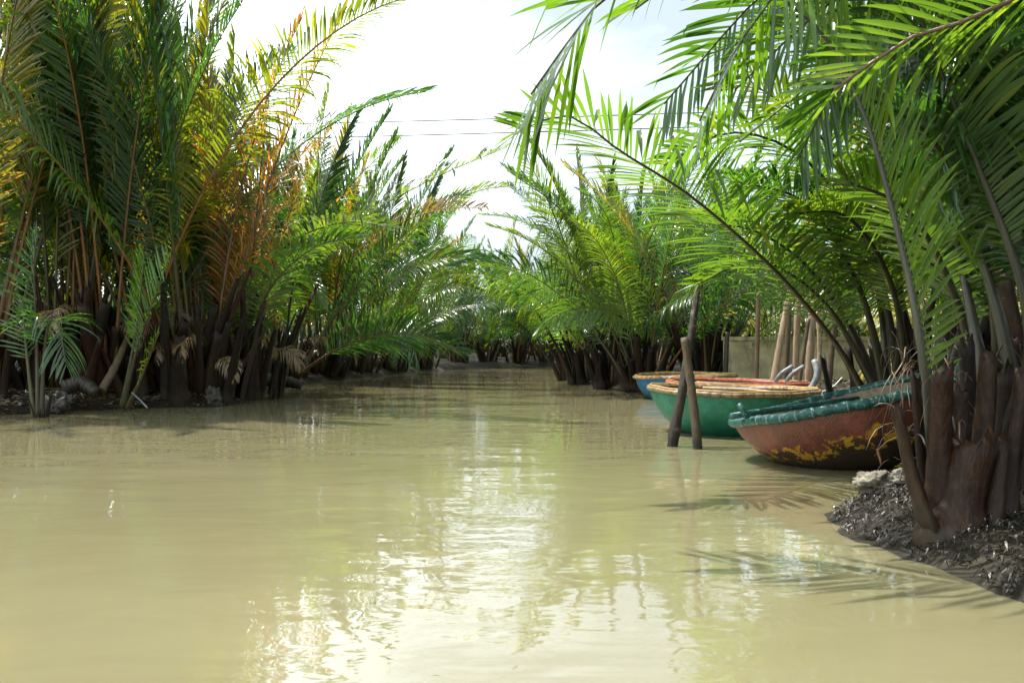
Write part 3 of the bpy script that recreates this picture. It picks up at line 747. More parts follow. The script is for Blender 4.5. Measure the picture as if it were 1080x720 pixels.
hero(p4, [b4, (3.75, 4.3, 2.0), (3.3, 4.1, 2.95), at(1140, -40, 4.2), at(1040, 15, 4.3), at(960, 40, 4.4), at(880, 95, 4.5)], 0.4, leaf=(0.06, 0.115, 0.03), stalk=(0.12, 0.07, 0.04), seed=73, n_leaf=66, leaf_len=0.55, leaf_w=0.027, droop=0.7, tip_narrow=0.5)
hero(p4, [b4, (3.9, 5.0, 2.0), (3.8, 5.5, 3.4), at(1080, -90, 6.0), at(990, -30, 6.2), at(900, 60, 6.3), at(840, 170, 6.4)], 0.38, leaf=GRN, stalk=DK, seed=74, n_leaf=74, leaf_len=0.7, leaf_w=0.034, droop=0.7, tip_narrow=0.5)
hero(p4, [b4, (4.0, 5.0, 2.0), (4.0, 5.6, 3.2), at(1120, -20, 6.1), at(1060, 40, 6.2), at(1010, 120, 6.2), at(985, 210, 6.2)], 0.38, leaf=GRN, stalk=DK, seed=75, n_leaf=74, leaf_len=0.62, leaf_w=0.032, droop=0.8, tip_narrow=0.5)

for q, (v0, v1, v2, tip, d1, ll) in enumerate(EXTRA):
    hero(p4, [b4, v0, at(*v1, d1), at(*v2, d1), at(*tip, d1 + 0.2)], 0.36, leaf=[(0.06, 0.12, 0.02), GRN, (0.05, 0.11, 0.03)][q % 3], stalk=DK, seed=540 + q, n_leaf=80, leaf_len=ll, leaf_w=0.032, droop=0.5 + 0.2 * q,
         twist0=0.3 * (q - 2), segs=5, ragged=0.2, tip_narrow=0.5)
for (x, y, lab, n, size, m) in [
    (4.3, 8.0, 'nipa palm in the dark middle of the near right clump', 9, 0.95, (5, 4, 1, 0)),
    (4.7, 10.6, 'nipa palm of the right clump just behind the arching frond palm', 9, 0.9, (4, 4, 1, 0)),
    (5.6, 9.2, 'nipa palm at the back of the right clump against the bamboo rails', 9, 0.95, (5, 4, 1, 0)),
    (5.0, 6.6, 'nipa palm beyond the right edge of the photo reaching in with upper fronds', 9, 0.95, (5, 3, 1, 0))]:
    nipa(x, y, lab, GR, n=n, size=size, stubs=10, yellow=0.12, dry=0, mix=m, avoid=(R(190), R(75)), stalkcols=[DK, (0.06, 0.055, 0.025)])
for (x, y, lab) in [(8.2, 26.5, 'sunlit nipa palm far behind the concrete wall'), (10.6, 22.0, 'sunlit nipa palm well behind the bamboo stakes')]:
    nipa(x, y, lab, 'sunlit palms behind the concrete wall', n=9, size=0.75, stubs=2, yellow=0.5, dry=1, mix=(2, 3, 3, 2))

# ------------------------------------------------------------------ shrubs and broadleaf trees behind the right bank
def leaf_clump(name, radius, n, seed, leaf=0.16, flat=0.8):
    rr = random.Random(seed); mb = MB()
    lobes = [(Vector((rr.gauss(0, 0.55), rr.gauss(0, 0.55), rr.gauss(0, 0.42 * flat))) * radius, rr.uniform(0.25, 0.5) * radius) for _ in range(16)]
    for i in range(n):
        c, lr = rr.choice(lobes)
        v = Vector((rr.gauss(0, 1), rr.gauss(0, 1), rr.gauss(0, 1))).normalized() * lr * rr.uniform(0.5, 1.05)
        p = c + v
        d = (v.normalized() + Vector((rr.uniform(-1, 1), rr.uniform(-1, 1), rr.uniform(-1, 0.4)))).normalized()
        s = d.cross(Vector((rr.uniform(-1, 1), rr.uniform(-1, 1), rr.uniform(-1, 1)))).normalized()
        l = leaf * rr.uniform(0.7, 1.3); w_ = l * 0.34
        e = d + G * 0.3
        mb.add([p, p + d * l * 0.5 - s * w_, p + d * l * 0.55 + e.cross(s) * 0.01, p + d * l * 0.5 + s * w_, p + e * l], [(0, 1, 2), (0, 2, 3), (1, 4, 2), (2, 4, 3)], 0, min(1, max(0, rr.gauss(0.5, 0.2))))
    return mb.mesh(name, M['shrub'], False, True)
CL = [leaf_clump('foliage', 1.0, 2200, 301), leaf_clump('foliage', 1.0, 2000, 302), leaf_clump('foliage', 1.0, 1600, 303, 0.22)]
def shrub(x, y, s, label, col, which):
    z = gz(x, y)
    t = thing('shrub', label, 'shrub', (x, y, z), rnd.uniform(0, 6), 'shrubs behind the right bank')
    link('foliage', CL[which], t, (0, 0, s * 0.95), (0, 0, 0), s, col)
    st = MB()
    for i in range(6):
        a = i * 1.05; st.tube([(0.05 * math.cos(a), 0.05 * math.sin(a), -0.1), (0.3 * s * math.cos(a), 0.3 * s * math.sin(a), 0.6 * s), (0.6 * s * math.cos(a), 0.6 * s * math.sin(a), 1.3 * s)], [0.03, 0.022, 0.01], 6)
    st.build('stem', M['bark'], t)
for i, (x, y, s, lab) in enumerate([
    (6.0, 22.4, 0.9, 'yellow green shrub showing over the concrete wall beside the dark corner'),
    (7.2, 21.4, 1.0, 'pale green shrub over the middle of the concrete wall'),
    (7.9, 18.8, 0.9, 'yellow green shrub behind the bamboo poles'),
    (8.6, 17.0, 1.0, 'sunlit shrub right of the bamboo poles, behind the palm stalks'),
    (8.8, 14.6, 0.9, 'sunlit shrub behind the bamboo rails at the right'),
    (9.6, 12.6, 0.95, 'sunlit shrub at the right edge behind the bamboo rails'),
    (11.5, 24.0, 1.5, 'big sunlit shrub far behind the right bank')]):
    shrub(x, y, s, lab, [(0.30, 0.31, 0.11), (0.24, 0.29, 0.10), (0.32, 0.31, 0.13)][i % 3], i % 3)  # pale leaf colours, raised further to stand in for sunlight on them
def broadleaf(x, y, h, label, seed):
    rr = random.Random(seed)
    t = thing('broadleaf_tree', label, 'tree', (x, y, gz(x, y)), 0, 'broadleaf trees behind the right bank')
    st = MB(); st.tube([(0, 0, -0.2), (0.1, 0.05, h * 0.3), (0.0, 0.15, h * 0.6), (0.15, 0.1, h * 0.9)], [0.16, 0.13, 0.09, 0.03], 9)
    ends = []
    for i in range(9):
        a = i * 2.4; z0 = h * rr.uniform(0.35, 0.75); r = rr.uniform(0.8, 1.7)
        e = Vector((r * math.cos(a), r * math.sin(a), z0 + rr.uniform(0.5, 1.3))); ends.append(e)
        st.tube([(0.05, 0.1, z0), e * 0.5 + Vector((0, 0, z0 * 0.5 + 0.1)), e], [0.06, 0.04, 0.015], 6)
    tr = st.build('trunk', M['bark'], t)
    cr = MB()
    for e in ends + [Vector((0.1, 0.1, h))]:
        n0 = 420
        for i in range(n0):
            v = Vector((rr.gauss(0, 1), rr.gauss(0, 1), rr.gauss(0, 0.8))).normalized() * rr.uniform(0.2, 1.0) * 0.85
            p = e + v
            d = Vector((rr.uniform(-1, 1), rr.uniform(-1, 1), rr.uniform(-1, 0.4))).normalized()
            s = d.cross(Vector((rr.uniform(-1, 1), rr.uniform(-1, 1), rr.uniform(-1, 1)))).normalized()
            l = 0.17 * rr.uniform(0.7, 1.3); w_ = l * 0.3
            cr.add([p, p + d * l * 0.5 - s * w_, p + d * l * 0.5 + s * w_, p + (d + G * 0.3) * l], [(0, 1, 2), (1, 3, 2)], 0, min(1, max(0, rr.gauss(0.5, 0.2))))
    cr.build('crown', M['shrub'], t, smooth=False, tint=True, color=(0.085, 0.15, 0.025))
broadleaf(7.3, 12.4, 5.2, 'broadleaf tree with small bright leaves at the right edge behind the palms', 401)
broadleaf(9.8, 17.5, 6.0, 'broadleaf tree behind the bamboo rails, deeper in the right bank', 402)

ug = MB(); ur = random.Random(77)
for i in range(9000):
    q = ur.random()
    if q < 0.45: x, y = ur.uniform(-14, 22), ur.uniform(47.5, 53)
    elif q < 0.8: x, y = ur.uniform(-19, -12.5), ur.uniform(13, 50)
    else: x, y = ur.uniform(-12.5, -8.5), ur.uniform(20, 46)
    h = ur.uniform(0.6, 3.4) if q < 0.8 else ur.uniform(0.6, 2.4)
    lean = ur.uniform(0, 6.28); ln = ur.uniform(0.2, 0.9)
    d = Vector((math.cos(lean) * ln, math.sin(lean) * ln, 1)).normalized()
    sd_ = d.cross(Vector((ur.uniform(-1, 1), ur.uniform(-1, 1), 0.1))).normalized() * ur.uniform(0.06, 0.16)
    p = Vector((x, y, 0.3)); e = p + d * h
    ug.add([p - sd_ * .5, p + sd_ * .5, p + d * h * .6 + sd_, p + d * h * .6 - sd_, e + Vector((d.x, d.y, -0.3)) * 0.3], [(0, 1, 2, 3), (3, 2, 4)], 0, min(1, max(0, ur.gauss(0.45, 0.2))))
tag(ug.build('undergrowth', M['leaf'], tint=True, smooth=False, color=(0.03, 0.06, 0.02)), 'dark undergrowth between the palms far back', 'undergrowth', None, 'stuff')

# ------------------------------------------------------------------ boats
def boat(label, x, y, z, Rr, rot, hullmat, rimmat, rimr=0.035, rim_rows=1, height=0.66, wraps=46, seed=0, rimcol2=None):
    rr = random.Random(seed)
    t = thing('basket_boat', label, 'boat', (x, y, z), 0, 'round basket boats', rot)
    n, rings = 96, 20
    prof = []
    for i in range(rings):
        u = i / (rings - 1)
        a = u * math.pi / 2
        r = Rr * (math.sin(a) ** 0.86) * (0.985 + 0.015 * u)
        h = height * (1 - math.cos(a) ** 1.15) if u < 1 else height
        prof.append((r, h))
    hb = MB(); uvs = []
    def shell(off, flip):
        base = len(hb.v); arc = 0
        for i, (r, h) in enumerate(prof):
            if i: arc += math.hypot(r - prof[i - 1][0], h - prof[i - 1][1])
            for k in range(n):
                a = 2 * math.pi * k / n
                w_ = 0.012 * math.sin(a * 3 + seed) + 0.008 * math.sin(a * 7 + i * 0.6 + seed)
                rr_ = max(0.001, r - off) * (1 + w_)
                hb.v.append((rr_ * math.cos(a), rr_ * math.sin(a), h + (off * 0.8 if i < rings - 1 else 0) + 0.012 * math.sin(a * 2 + seed))); hb.t.append(.5)
                uvs.append((a * Rr, arc))
        for i in range(rings - 1):
            for k in range(n):
                k2 = (k + 1) % n
                f = (base + i * n + k, base + i * n + k2, base + (i + 1) * n + k2, base + (i + 1) * n + k)
                hb.f.append(tuple(reversed(f)) if flip else f); hb.mi.append(1 if flip else 0)
        return base
    b0 = shell(0, False); b1 = shell(0.03, True)
    me_ = hb.mesh('hull', [hullmat, M['inner']])
    ul = me_.uv_layers.new(name='UVMap')
    vi = np.zeros(len(me_.loops), dtype=np.int32); me_.loops.foreach_get('vertex_index', vi)
    ul.data.foreach_set('uv', np.array(uvs)[vi].reshape(-1))
    link('hull', me_, t)
    # rim: bundled laths bound to the gunwale with twine
    NS = wraps * 6
    def ring_pts(rad, zz):
        return [Vector(((rad + 0.006 * math.sin(5 * a + seed)) * (1 + 0.012 * math.sin(a * 3 + seed) + 0.008 * math.sin(a * 7 + 19 * 0.6 + seed)) * math.cos(a),
                        (rad + 0.006 * math.sin(5 * a + seed)) * (1 + 0.012 * math.sin(a * 3 + seed) + 0.008 * math.sin(a * 7 + 19 * 0.6 + seed)) * math.sin(a),
                        zz + 0.012 * math.sin(a * 2 + seed) + 0.004 * math.sin(9 * a + seed))) for a in (2 * math.pi * i / NS for i in range(NS))]
    rm = MB()
    rads = []
    for i in range(NS):
        ph = (i % 6) / 6
        rads.append(rimr * ((1.06 if ph < 0.6 else 0.95) + rr.uniform(-0.035, 0.035)))
    if rim_rows == 1:
        rm.tube(ring_pts(Rr + 0.004, height), rads, 10, closed=True)
        for i in range(NS):
            tv = (0.5, 0.5, 0.5, 1.0, 0.0, 0.5)[i % 6] if rr.random() < 0.85 else 0.5
            for q_ in range(10): rm.t[i * 10 + q_] = tv
        rm.build('rim', rimmat, t, tint=True)
    else:
        rm.tube(ring_pts(Rr + 0.022, height - 0.008), [q * 0.8 for q in rads], 8, closed=True)
        rm.tube(ring_pts(Rr - 0.026, height - 0.004), [q * 0.75 for q in rads], 8, closed=True)
        for i in range(2 * NS):
            for q_ in range(8): rm.t[i * 8 + q_] = 0.0 if i % 6 == 4 else 0.5
        rm.build('rim', rimmat, t, tint=True)
        lt = MB(); lt.tube(ring_pts(Rr - 0.002, height + rimr * 0.75), [rimr * 0.42] * NS, 8, closed=True)
        lt.build('rim_lath', rimcol2 or rimmat, t, tint=True)
    return t

hull_red = mat_hull('red_hull_paint', (0.125, 0.036, 0.020), (0.06, 0.04, 0.026), 0.36, (0.026, 0.023, 0.016), (0.50, 0.27, 0.02), (0.27, 0.075, 0.048))
hull_green = mat_hull('green_hull_paint', (0.010, 0.145, 0.088), (0.03, 0.10, 0.065), 0.10, (0.012, 0.03, 0.02), None, (0.03, 0.30, 0.17))
hull_blue = mat_hull('blue_hull_paint', (0.012, 0.13, 0.30), (0.03, 0.10, 0.2), 0.10, (0.015, 0.02, 0.03))
rim_teal = mat_rim('teal_tarred_rim', (0.004, 0.042, 0.037), (0.010, 0.085, 0.072), (0.22, 0.33, 0.30))
rim_tan = mat_rim('muddy_bamboo_rim', (0.09, 0.055, 0.03), (0.26, 0.18, 0.09), (0.45, 0.36, 0.24))
rim_yel = mat_rim('yellow_lath', (0.22, 0.13, 0.03), (0.42, 0.27, 0.06), (0.5, 0.42, 0.3))
rim_red = mat_rim('red_painted_lath', (0.34, 0.05, 0.025), (0.48, 0.10, 0.05), (0.4, 0.3, 0.22))

def tilt_rot(ax_deg, ay_deg, rz): return (R(ax_deg), R(ay_deg), rz)
red = boat('red basket boat with teal rim and yellow paint patches, tipped up on the bank', 3.21, 9.0, -0.055, 1.05, tilt_rot(-4.0, -13, 0), hull_red, rim_teal, 0.043, 1, 0.66, 48, 1)
grn = boat('green basket boat with tan rim moored behind the two crossed posts', 2.68, 12.2, -0.15, 1.0, tilt_rot(0, 1.0, 0), hull_green, rim_tan, 0.034, 2, 0.66, 54, 2, rim_yel)
brd = boat('blue basket boat with red rim lath, between the green boat and the farthest boat', 3.3, 14.7, -0.16, 1.0, tilt_rot(0, 0.5, 0), hull_blue, rim_red, 0.03, 2, 0.66, 54, 3, rim_tan)
blu = boat('farthest blue basket boat with plain yellow brown rim below the dark palms', 3.36, 19.3, -0.18, 0.95, tilt_rot(0, -1.0, 0), hull_blue, rim_tan, 0.036, 2, 0.62, 50, 4, rim_yel)

def part_tube(parent, name, pts, rads, mat, n=8, world=True):
    mb = MB()
    if world:
        bpy.context.view_layer.update()
        inv = parent.matrix_world.inverted()
        pts = [inv @ Vector(p) for p in pts]
    mb.tube(pts, rads, n)
    return mb.build(name, mat, parent, tint=True)
part_tube(red, 'crossbar', [at(771, 439, 8.75), at(800, 434, 8.9), at(850, 428, 9.1), at(905, 420, 9.3)], [0.03, 0.026, 0.026, 0.026], rim_teal)
part_tube(red, 'peg', [at(789, 441, 8.6), at(783, 432, 8.62), at(779, 426, 8.64)], [0.026, 0.024, 0.026], rim_teal)
part_tube(red, 'thwart', [(-0.9, 0.12, 0.50), (0, 0.12, 0.49), (0.9, 0.12, 0.50)], 0.04, M['midwood'], 8, False)
for bo in (grn, brd, blu):
    part_tube(bo, 'thwart', [(-0.9, 0.15, 0.50), (0, 0.15, 0.49), (0.9, 0.15, 0.50)], 0.04, M['bamboo'], 8, False)
    part_tube(bo, 'crossbar', [(-0.72, -0.55, 0.60), (0, -0.55, 0.58), (0.72, -0.55, 0.60)], 0.022, M['midwood'], 8, False)

def rod(name, label, cat, pts, rads, mat, group=None, n=9, nodes=0, jitter=0.0):
    """a pole, hose or stick: pts in the scene; nodes gives bamboo its rings"""
    P, L = crom(pts, 30 if nodes else max(14, len(pts) * 2))
    rr = rads if hasattr(rads, '__len__') else (rads, rads)
    rs = []
    for i in range(len(P)):
        t = i / (len(P) - 1)
        r = rr[0] + (rr[1] - rr[0]) * t
        if nodes and i % max(2, 30 // nodes) == 0: r *= 1.13
        rs.append(r)
    o = P[0].copy()
    mb = MB(); mb.tube([p - o for p in P], rs, n, jitter=jitter)
    return tag(mb.build(name, mat, None, o), label, cat, group)

# poles and sticks resting in the boats
GP = 'poles lying across the boats'
rod('bamboo_pole', 'pale bamboo pole lying across the rims of the green boat and its neighbour', 'pole', [at(742, 409, 12.6), at(790, 411, 12.1), at(838, 417.5, 11.6)], (0.018, 0.022), M['bamboo'], GP, nodes=6)
rod('bamboo_pole', 'long thin bamboo pole lying across the red rimmed blue boat', 'pole', [at(735, 403, 14.0), at(790, 406, 14.1), at(850, 411, 14.2)], (0.016, 0.016), M['bamboo'], GP, nodes=6)
rod('paddle_shaft', 'grey stick lying in the green boat beside the pale bamboo pole', 'stick', [at(725, 413, 12.6), at(780, 412, 12.5), at(850, 414, 12.5)], (0.014, 0.014), M['hose'], GP)
rod('mooring_rope', 'thin pale rope hanging from the green boat rim to the bank', 'rope', [at(850, 412.5, 12.3), at(866, 413, 12.6), at(878, 408, 13.0), at(888, 398, 13.4)], (0.007, 0.007), M['white'], n=6)

# mooring posts
rod('mooring_post', 'dark thick mooring post leaning right in front of the green boat', 'post', [at(706, 500, 10.45), at(709, 468, 10.45), at(719, 415, 10.5), at(728, 360, 10.6), at(738, 288, 10.8)], (0.060, 0.030), M['post_dark'], 'mooring posts in the water', 12, 5, 0.14)
rod('mooring_post', 'slimmer brown mooring post leaning left in front of the green boat', 'post', [at(738, 500, 10.2), at(736, 471, 10.2), at(730, 415, 10.3), at(722, 356, 10.4)], (0.049, 0.040), M['post_brown'], 'mooring posts in the water', 12, 4, 0.10)

# concrete wall
wl = MB()
a, b = Vector((4.45, 20.9, 0)), Vector((8.6, 19.2, 0))
dv = (b - a).normalized(); nv = Vector((-dv.y, dv.x, 0))
for (c0, c1, z0, z1, th) in ((a, b, -0.6, 1.12, 0.18), (a - dv * 0.03, b + dv * 0.03, 1.123, 1.2, 0.24)):
    vs = [c0 - nv * th / 2, c1 - nv * th / 2, c1 + nv * th / 2, c0 + nv * th / 2]
    wl.add([(v.x, v.y, z) for z in (z0, z1) for v in vs], [(0, 1, 5, 4), (1, 2, 6, 5), (2, 3, 7, 6), (3, 0, 4, 7), (4, 5, 6, 7), (3, 2, 1, 0)])
tag(wl.build('concrete_wall', M['concrete'], smooth=False), 'stained low concrete wall behind the moored boats', 'wall')

# bamboo stakes in front of the wall
GS = 'bamboo stakes on the bank behind the boats'
for (p0, p1_, d, r0, r1, mt, lab) in [
    ((806, 408), (831, 316), 15.4, 0.06, 0.045, 'bamboo', 'thick bamboo stake leaning right, leftmost of the tight bunch'),
    ((796, 404), (800, 308), 18.0, 0.045, 0.04, 'midwood', 'single brown stake standing alone before the concrete wall'),
    ((838, 410), (842, 312), 15.9, 0.055, 0.05, 'bamboo', 'upright pale bamboo stake in the middle of the bunch'),
    ((825, 408), (833, 320), 15.7, 0.045, 0.04, 'midwood', 'brown stake tied with twine next to the thick leaning stake'),
    ((850, 412), (857, 318), 15.0, 0.065, 0.055, 'bamboo', 'thickest upright bamboo stake at the right of the bunch'),
    ((837, 412), (853, 336), 14.8, 0.035, 0.03, 'midwood', 'thin slanting stake in front of the bunch'),
    ((862, 408), (863, 328), 16.4, 0.04, 0.035, 'bamboo', 'pale thin stake standing right of the bunch'),
    ((766, 404), (767, 350), 20.0, 0.05, 0.045, 'darkwood', 'dark stake at the left end of the concrete wall'),
    ((873, 408), (880, 340), 15.6, 0.05, 0.045, 'midwood', 'short brown stake behind the arching palm stalk')]:
    pb = at(*p0, d); pb.z = min(pb.z, gz(pb.x, pb.y)) - 0.1
    pt = at(*p1_, d)
    mid = (pb + pt) / 2 + Vector((rnd.uniform(-0.03, 0.03), 0, 0))
    rod('bamboo_stake', lab, 'stake', [pb, mid, pt], (r0, r1), M[mt], GS, 10, 5, 0.02)

GH = 'grey hoses bent up behind the boats'
for pts, lab in [(((812, 414, 15.0), (817, 404, 14.9), (824, 394, 14.8), (836, 386, 14.8)), 'leftmost bent grey hose behind the boats'),
                 (((824, 414, 14.7), (829, 403, 14.6), (836, 394, 14.5), (848, 386, 14.5)), 'middle bent grey hose behind the boats')]:
    rod('hose', lab, 'hose', [at(*p) for p in pts], (0.032, 0.032), M['hose'], GH)
rod('hose', 'thickest grey hose curling up right of the stake bunch', 'hose', [at(846, 416, 13.8), at(856, 408, 13.8), at(862, 394, 13.8), at(859, 380, 13.9)], (0.045, 0.045), M['hose'], GH)

# bamboo rails behind the right clump
fn = thing('bamboo_fence', 'bright bamboo rail fence behind the right palm clump', 'fence', (6.2, 13.4, 0))
for i in range(6):
    x = -0.6 + i * 0.95
    mb = MB(); z0 = gz(6.2 + x, 13.4 - x * 0.25); mb.tube([(x, -x * 0.25, z0 - 0.2), (x + 0.02, -x * 0.25, z0 + 1.0), (x, -x * 0.25, z0 + 1.9)], [0.045, 0.042, 0.04], 8); mb.build('post', M['bamboo'], fn)
for zz in (0.85, 1.35, 1.95):
    mb = MB(); mb.tube([(-0.9, 0.165, zz + 0.3), (1.5, -0.435, zz + 0.33), (4.6, -1.21, zz + 0.28)], [0.035, 0.038, 0.034], 8); mb.build('rail', M['bamboo'], fn)

# power lines
GW = 'power lines over the river'
for zpx, lab in ((123, 'upper power line crossing the sky over the river'), (138, 'lower power line crossing the sky over the river')):
    P = [at(px, zpx + (540 - px) * 0.028 - 0.000012 * (px - 520) ** 2 + 2, 60) for px in (-300, 100, 500, 900, 1400)]
    rod('power_line', lab, 'cable', P, (0.032, 0.032), M['wire'], GW, 6)

# ------------------------------------------------------------------ rocks, logs, litter
def rock(label, p, s, seed, mat, group=None, name='rock'):
    import bmesh
    bm = bmesh.new(); bmesh.ops.create_icosphere(bm, subdivisions=5, radius=1.0)
    for v in bm.verts:
        n = mnoise.fractal(v.co * 1.3 + Vector((seed, 0, 0)), 0.9, 2.0, 5)
        c = mnoise.cell(v.co * 1.7 + Vector((0, seed, 0)))
        v.co *= 1 + 0.34 * n + 0.14 * c + 0.10 * mnoise.fractal(v.co * 5.0 + Vector((0, 0, seed)), 0.8, 2.0, 4)
        v.co = Vector((v.co.x * s[0], v.co.y * s[1], v.co.z * s[2]))
    me_ = bpy.data.meshes.new(name); bm.to_mesh(me_); bm.free()
    me_.materials.append(mat); me_.polygons.foreach_set('use_smooth', [True] * len(me_.polygons))
    return tag(link(name, me_, None, p, (0, 0, seed)), label, 'rock', group)
q = at(924, 524, 6.3); rock('pale pitted rock at the waterline beside the big cut palm base', (q.x, q.y, gz(q.x, q.y) + 0.06), (0.14, 0.12, 0.085), 2.2, M['rock'])
q = at(950, 530, 6.25); rock('small pale rock tucked behind the pitted rock', (q.x, q.y, gz(q.x, q.y) + 0.05), (0.10, 0.09, 0.07), 3.1, M['rock'])
q = at(60, 420, 15.2); rock('grey stone at the left waterline beside the bluish young palm', (q.x, q.y, 0.14), (0.22, 0.2, 0.17), 5.1, M['darkrock'])
q = at(226, 421, 17.0); rock('dark stone at the foot of the corner palm on the left bank', (q.x, q.y, 0.1), (0.14, 0.16, 0.2), 6.4, M['darkrock'])

lg = rod('log', 'ribbed fallen palm log lying on the left bank', 'log', [at(66, 410, 15.6), at(85, 404, 15.7), at(102, 414, 15.6)], (0.12, 0.09), M['darkwood'], n=12, nodes=10, jitter=0.1)
rod('log', 'ribbed pale topped log lying past the bank corner on the left', 'log', [at(272, 400, 22.0), at(295, 401, 22.3), at(318, 406, 22.3)], (0.16, 0.10), M['darkwood'], n=12, nodes=10, jitter=0.12)
rod('fallen_stalk', 'grey fallen stalk leaning on the left bank beside the bright young palm', 'stalk', [at(107, 412, 15.8), at(122, 385, 16.2), at(136, 352, 16.8)], (0.07, 0.045), M['midwood'], n=10, nodes=3)
rod('plastic_strip', 'pale strip sticking out of the mud below the bright young palm', 'strip', [at(139, 414, 15.6), at(147, 421, 15.4), at(155, 429.5, 15.1)], (0.012, 0.015), M['hose'], n=6)
GT = 'sticks lying on the banks'
for i in range(22):
    if i < 13: px, d = rnd.uniform(10, 330), rnd.uniform(15.6, 18)
    else: px, d = rnd.uniform(900, 1075), rnd.uniform(5.2, 8.5)
    x = gx_at(px, d)
    if shore(np.array([x]), np.array([d]))[0] < 0.1: continue
    if i >= 13: continue
    z = gz(x, d) + 0.02; a = rnd.uniform(0, 6.28); l = rnd.uniform(0.3, 0.9)
    rod('stick', 'dry stick lying on the muddy bank among the palm bases', 'stick', [(x, d, z), (x + l * 0.5 * math.cos(a), d + l * 0.5 * math.sin(a), z + 0.05), (x + l * math.cos(a), d + l * math.sin(a), z + rnd.uniform(0, 0.12))],
        (0.014, 0.007), M['midwood'], GT, 6)

def litter(name, label, n, region, colour, seed, size=0.09):
    rr = random.Random(seed); mb = MB(); pts = []
    while len(pts) < n * 3:
        pts.append((rr.uniform(region[0], region[2]), rr.uniform(region[1], region[3])))
    A = np.array(pts); S = shore(A[:, 0], A[:, 1]); Z = ground_z(A[:, 0], A[:, 1])
    k = 0
    for (x, y), s, z in zip(pts, S, Z):
        if z < 0.005 or s > region[4] or k >= n: continue
        k += 1
        a = rr.uniform(0, 6.28); l = size * rr.uniform(0.4, 1.8); w_ = size * rr.uniform(0.08, 0.28)
        d = Vector((math.cos(a), math.sin(a), rr.uniform(-0.3, 0.5))); sd = Vector((-math.sin(a), math.cos(a), rr.uniform(-0.6, 0.6))) * w_
        p = Vector((x, y, z + rr.uniform(0.0, 0.035)))
        c = rr.uniform(0.01, 0.05)
        mb.add([p - d * l * .5, p - sd * .5 + Vector((0, 0, c * .4)), p + sd * .5 + Vector((0, 0, c * .4)), p + d * l * .2 - sd * .4 + Vector((0, 0, c * .5)), p + d * l * .2 + sd * .4 + Vector((0, 0, c * .5)), p + d * l * .5],
               [(0, 1, 2), (1, 3, 4, 2), (3, 5, 4)], 0, min(1, max(0, rr.gauss(0.5, 0.25))))
    tag(mb.build(name, M['litter'], tint=True, smooth=False, color=colour), label, 'leaf litter', None, 'stuff')
litter('leaf_litter', 'dark wet leaf litter on the near right bank', 10000, (1.8, 3.2, 3.6, 7.6, 1.6), (0.013, 0.0088, 0.0056), 801, 0.052)  # wet litter colour, darkened further in place of canopy shade
litter('leaf_litter', 'dark dead leaves under the boats and stakes on the right bank', 2500, (2.8, 7.6, 7, 20, 2.5), (0.06, 0.045, 0.03), 802, 0.16)
litter('leaf_litter', 'pale dry litter along the left bank', 3500, (-9.5, 14, -4.2, 25, 1.6), (0.16, 0.13, 0.10), 803, 0.13)

# ------------------------------------------------------------------ light, sky, camera
SUN_EL, SUN_AZ = R(64), R(-58)   # azimuth from +Y towards +X (negative: over the left bank)
sd = Vector((math.sin(SUN_AZ) * math.cos(SUN_EL), math.cos(SUN_AZ) * math.cos(SUN_EL), math.sin(SUN_EL)))
sl = bpy.data.lights.new('sun', 'SUN'); sl.energy = 5.0; sl.angle = R(0.5); sl.color = (1.0, 0.95, 0.86)
so = link('sun', sl); so.rotation_euler = (-sd).to_track_quat('-Z', 'Y').to_euler()
W = bpy.data.worlds.new('World'); SC.world = W; W.use_nodes = True
nt = W.node_tree; nt.nodes.clear()
out = nt.nodes.new('ShaderNodeOutputWorld'); bg = nt.nodes.new('ShaderNodeBackground'); sky = nt.nodes.new('ShaderNodeTexSky')
sky.sky_type = 'NISHITA'; sky.sun_disc = False; sky.sun_elevation = SUN_EL; sky.sun_rotation = SUN_AZ
sky.air_density = 1.0; sky.dust_density = 2.0; sky.ozone_density = 1.2
tc = nt.nodes.new('ShaderNodeTexCoord'); mp = nt.nodes.new('ShaderNodeMapping'); mp.inputs['Scale'].default_value = (1.0, 1.0, 2.6)
mp.inputs['Location'].default_value = (0.35, 0.1, 0.0)
nz = nt.nodes.new('ShaderNodeTexNoise'); nz.inputs['Scale'].default_value = 1.6; nz.inputs['Detail'].default_value = 7; nz.inputs['Roughness'].default_value = 0.55
cr = nt.nodes.new('ShaderNodeValToRGB'); cr.color_ramp.elements[0].position = 0.34; cr.color_ramp.elements[0].color = (0.0, 0.0, 0.0, 1)
cr.color_ramp.elements[1].position = 0.74; cr.color_ramp.elements[1].color = (0.95, 0.95, 0.95, 1)
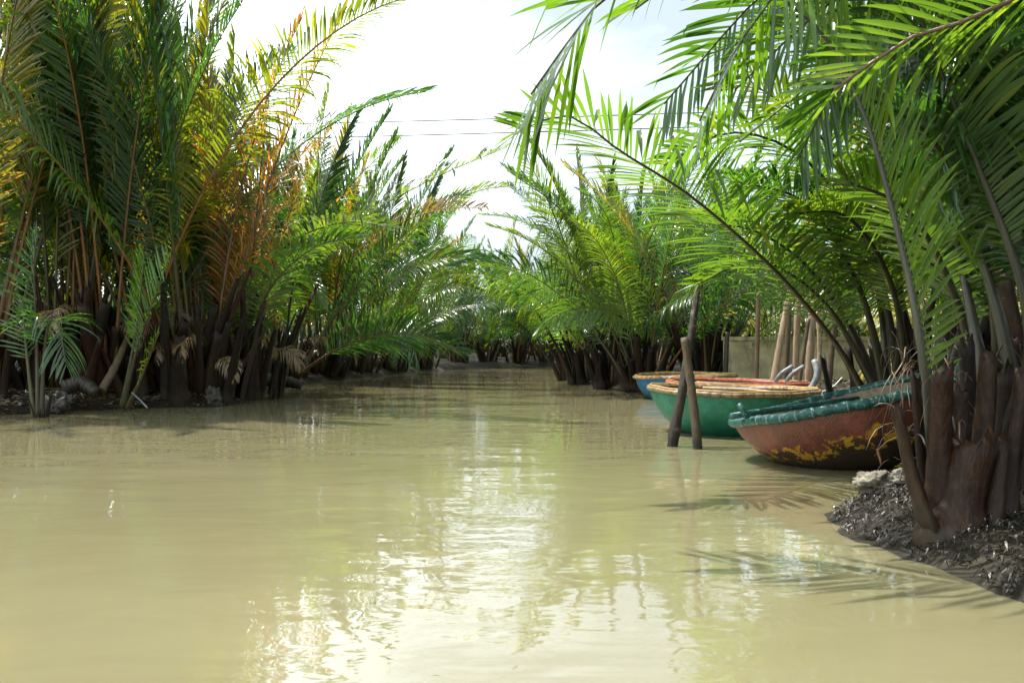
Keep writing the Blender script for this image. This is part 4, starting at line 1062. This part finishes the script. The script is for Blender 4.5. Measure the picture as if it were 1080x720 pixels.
mx = nt.nodes.new('ShaderNodeMix'); mx.data_type = 'RGBA'; mx.inputs[7].default_value = (13.5, 14.9, 16.0, 1)
sx = nt.nodes.new('ShaderNodeSeparateXYZ'); nt.links.new(tc.outputs['Generated'], sx.inputs[0])
mr = nt.nodes.new('ShaderNodeMapRange'); mr.inputs['From Min'].default_value = 0.10; mr.inputs['From Max'].default_value = -0.22
mr.inputs['To Min'].default_value = -0.20; mr.inputs['To Max'].default_value = 0.14
nt.links.new(sx.outputs[0], mr.inputs['Value'])
ad = nt.nodes.new('ShaderNodeMath'); ad.operation = 'ADD'; nt.links.new(mr.outputs[0], ad.inputs[1])
haz = nt.nodes.new('ShaderNodeMix'); haz.data_type = 'RGBA'; haz.inputs[0].default_value = 0.85; haz.inputs[7].default_value = (4.2, 4.85, 5.3, 1)
L_ = nt.links.new
L_(tc.outputs['Generated'], mp.inputs['Vector']); L_(mp.outputs[0], nz.inputs['Vector']); L_(nz.outputs['Fac'], ad.inputs[0]); L_(ad.outputs[0], cr.inputs['Fac'])
L_(cr.outputs['Color'], mx.inputs[0]); L_(sky.outputs[0], haz.inputs[6]); L_(haz.outputs[2], mx.inputs[6]); L_(mx.outputs[2], bg.inputs['Color']); L_(bg.outputs[0], out.inputs['Surface'])
bg.inputs['Strength'].default_value = 0.12

cam = bpy.data.cameras.new('camera'); co = link('camera', cam, None, (0, 0, CAMZ), (R(90), 0, 0))
cam.sensor_width = 36.0; cam.lens = 35.0; cam.clip_start = 0.05; cam.clip_end = 3000
cam.dof.use_dof = True; cam.dof.focus_distance = 11.0; cam.dof.aperture_fstop = 8.0
SC.camera = co
SC.view_settings.view_transform = 'Standard'; SC.view_settings.look = 'None'; SC.view_settings.exposure = 0.74; SC.view_settings.gamma = 1.0
SC.cycles.use_denoising = True
SC.cycles.max_bounces = 7; SC.cycles.diffuse_bounces = 4; SC.cycles.glossy_bounces = 3; SC.cycles.transmission_bounces = 4
SC.cycles.sample_clamp_indirect = 6.0; SC.cycles.caustics_reflective = False; SC.cycles.caustics_refractive = False
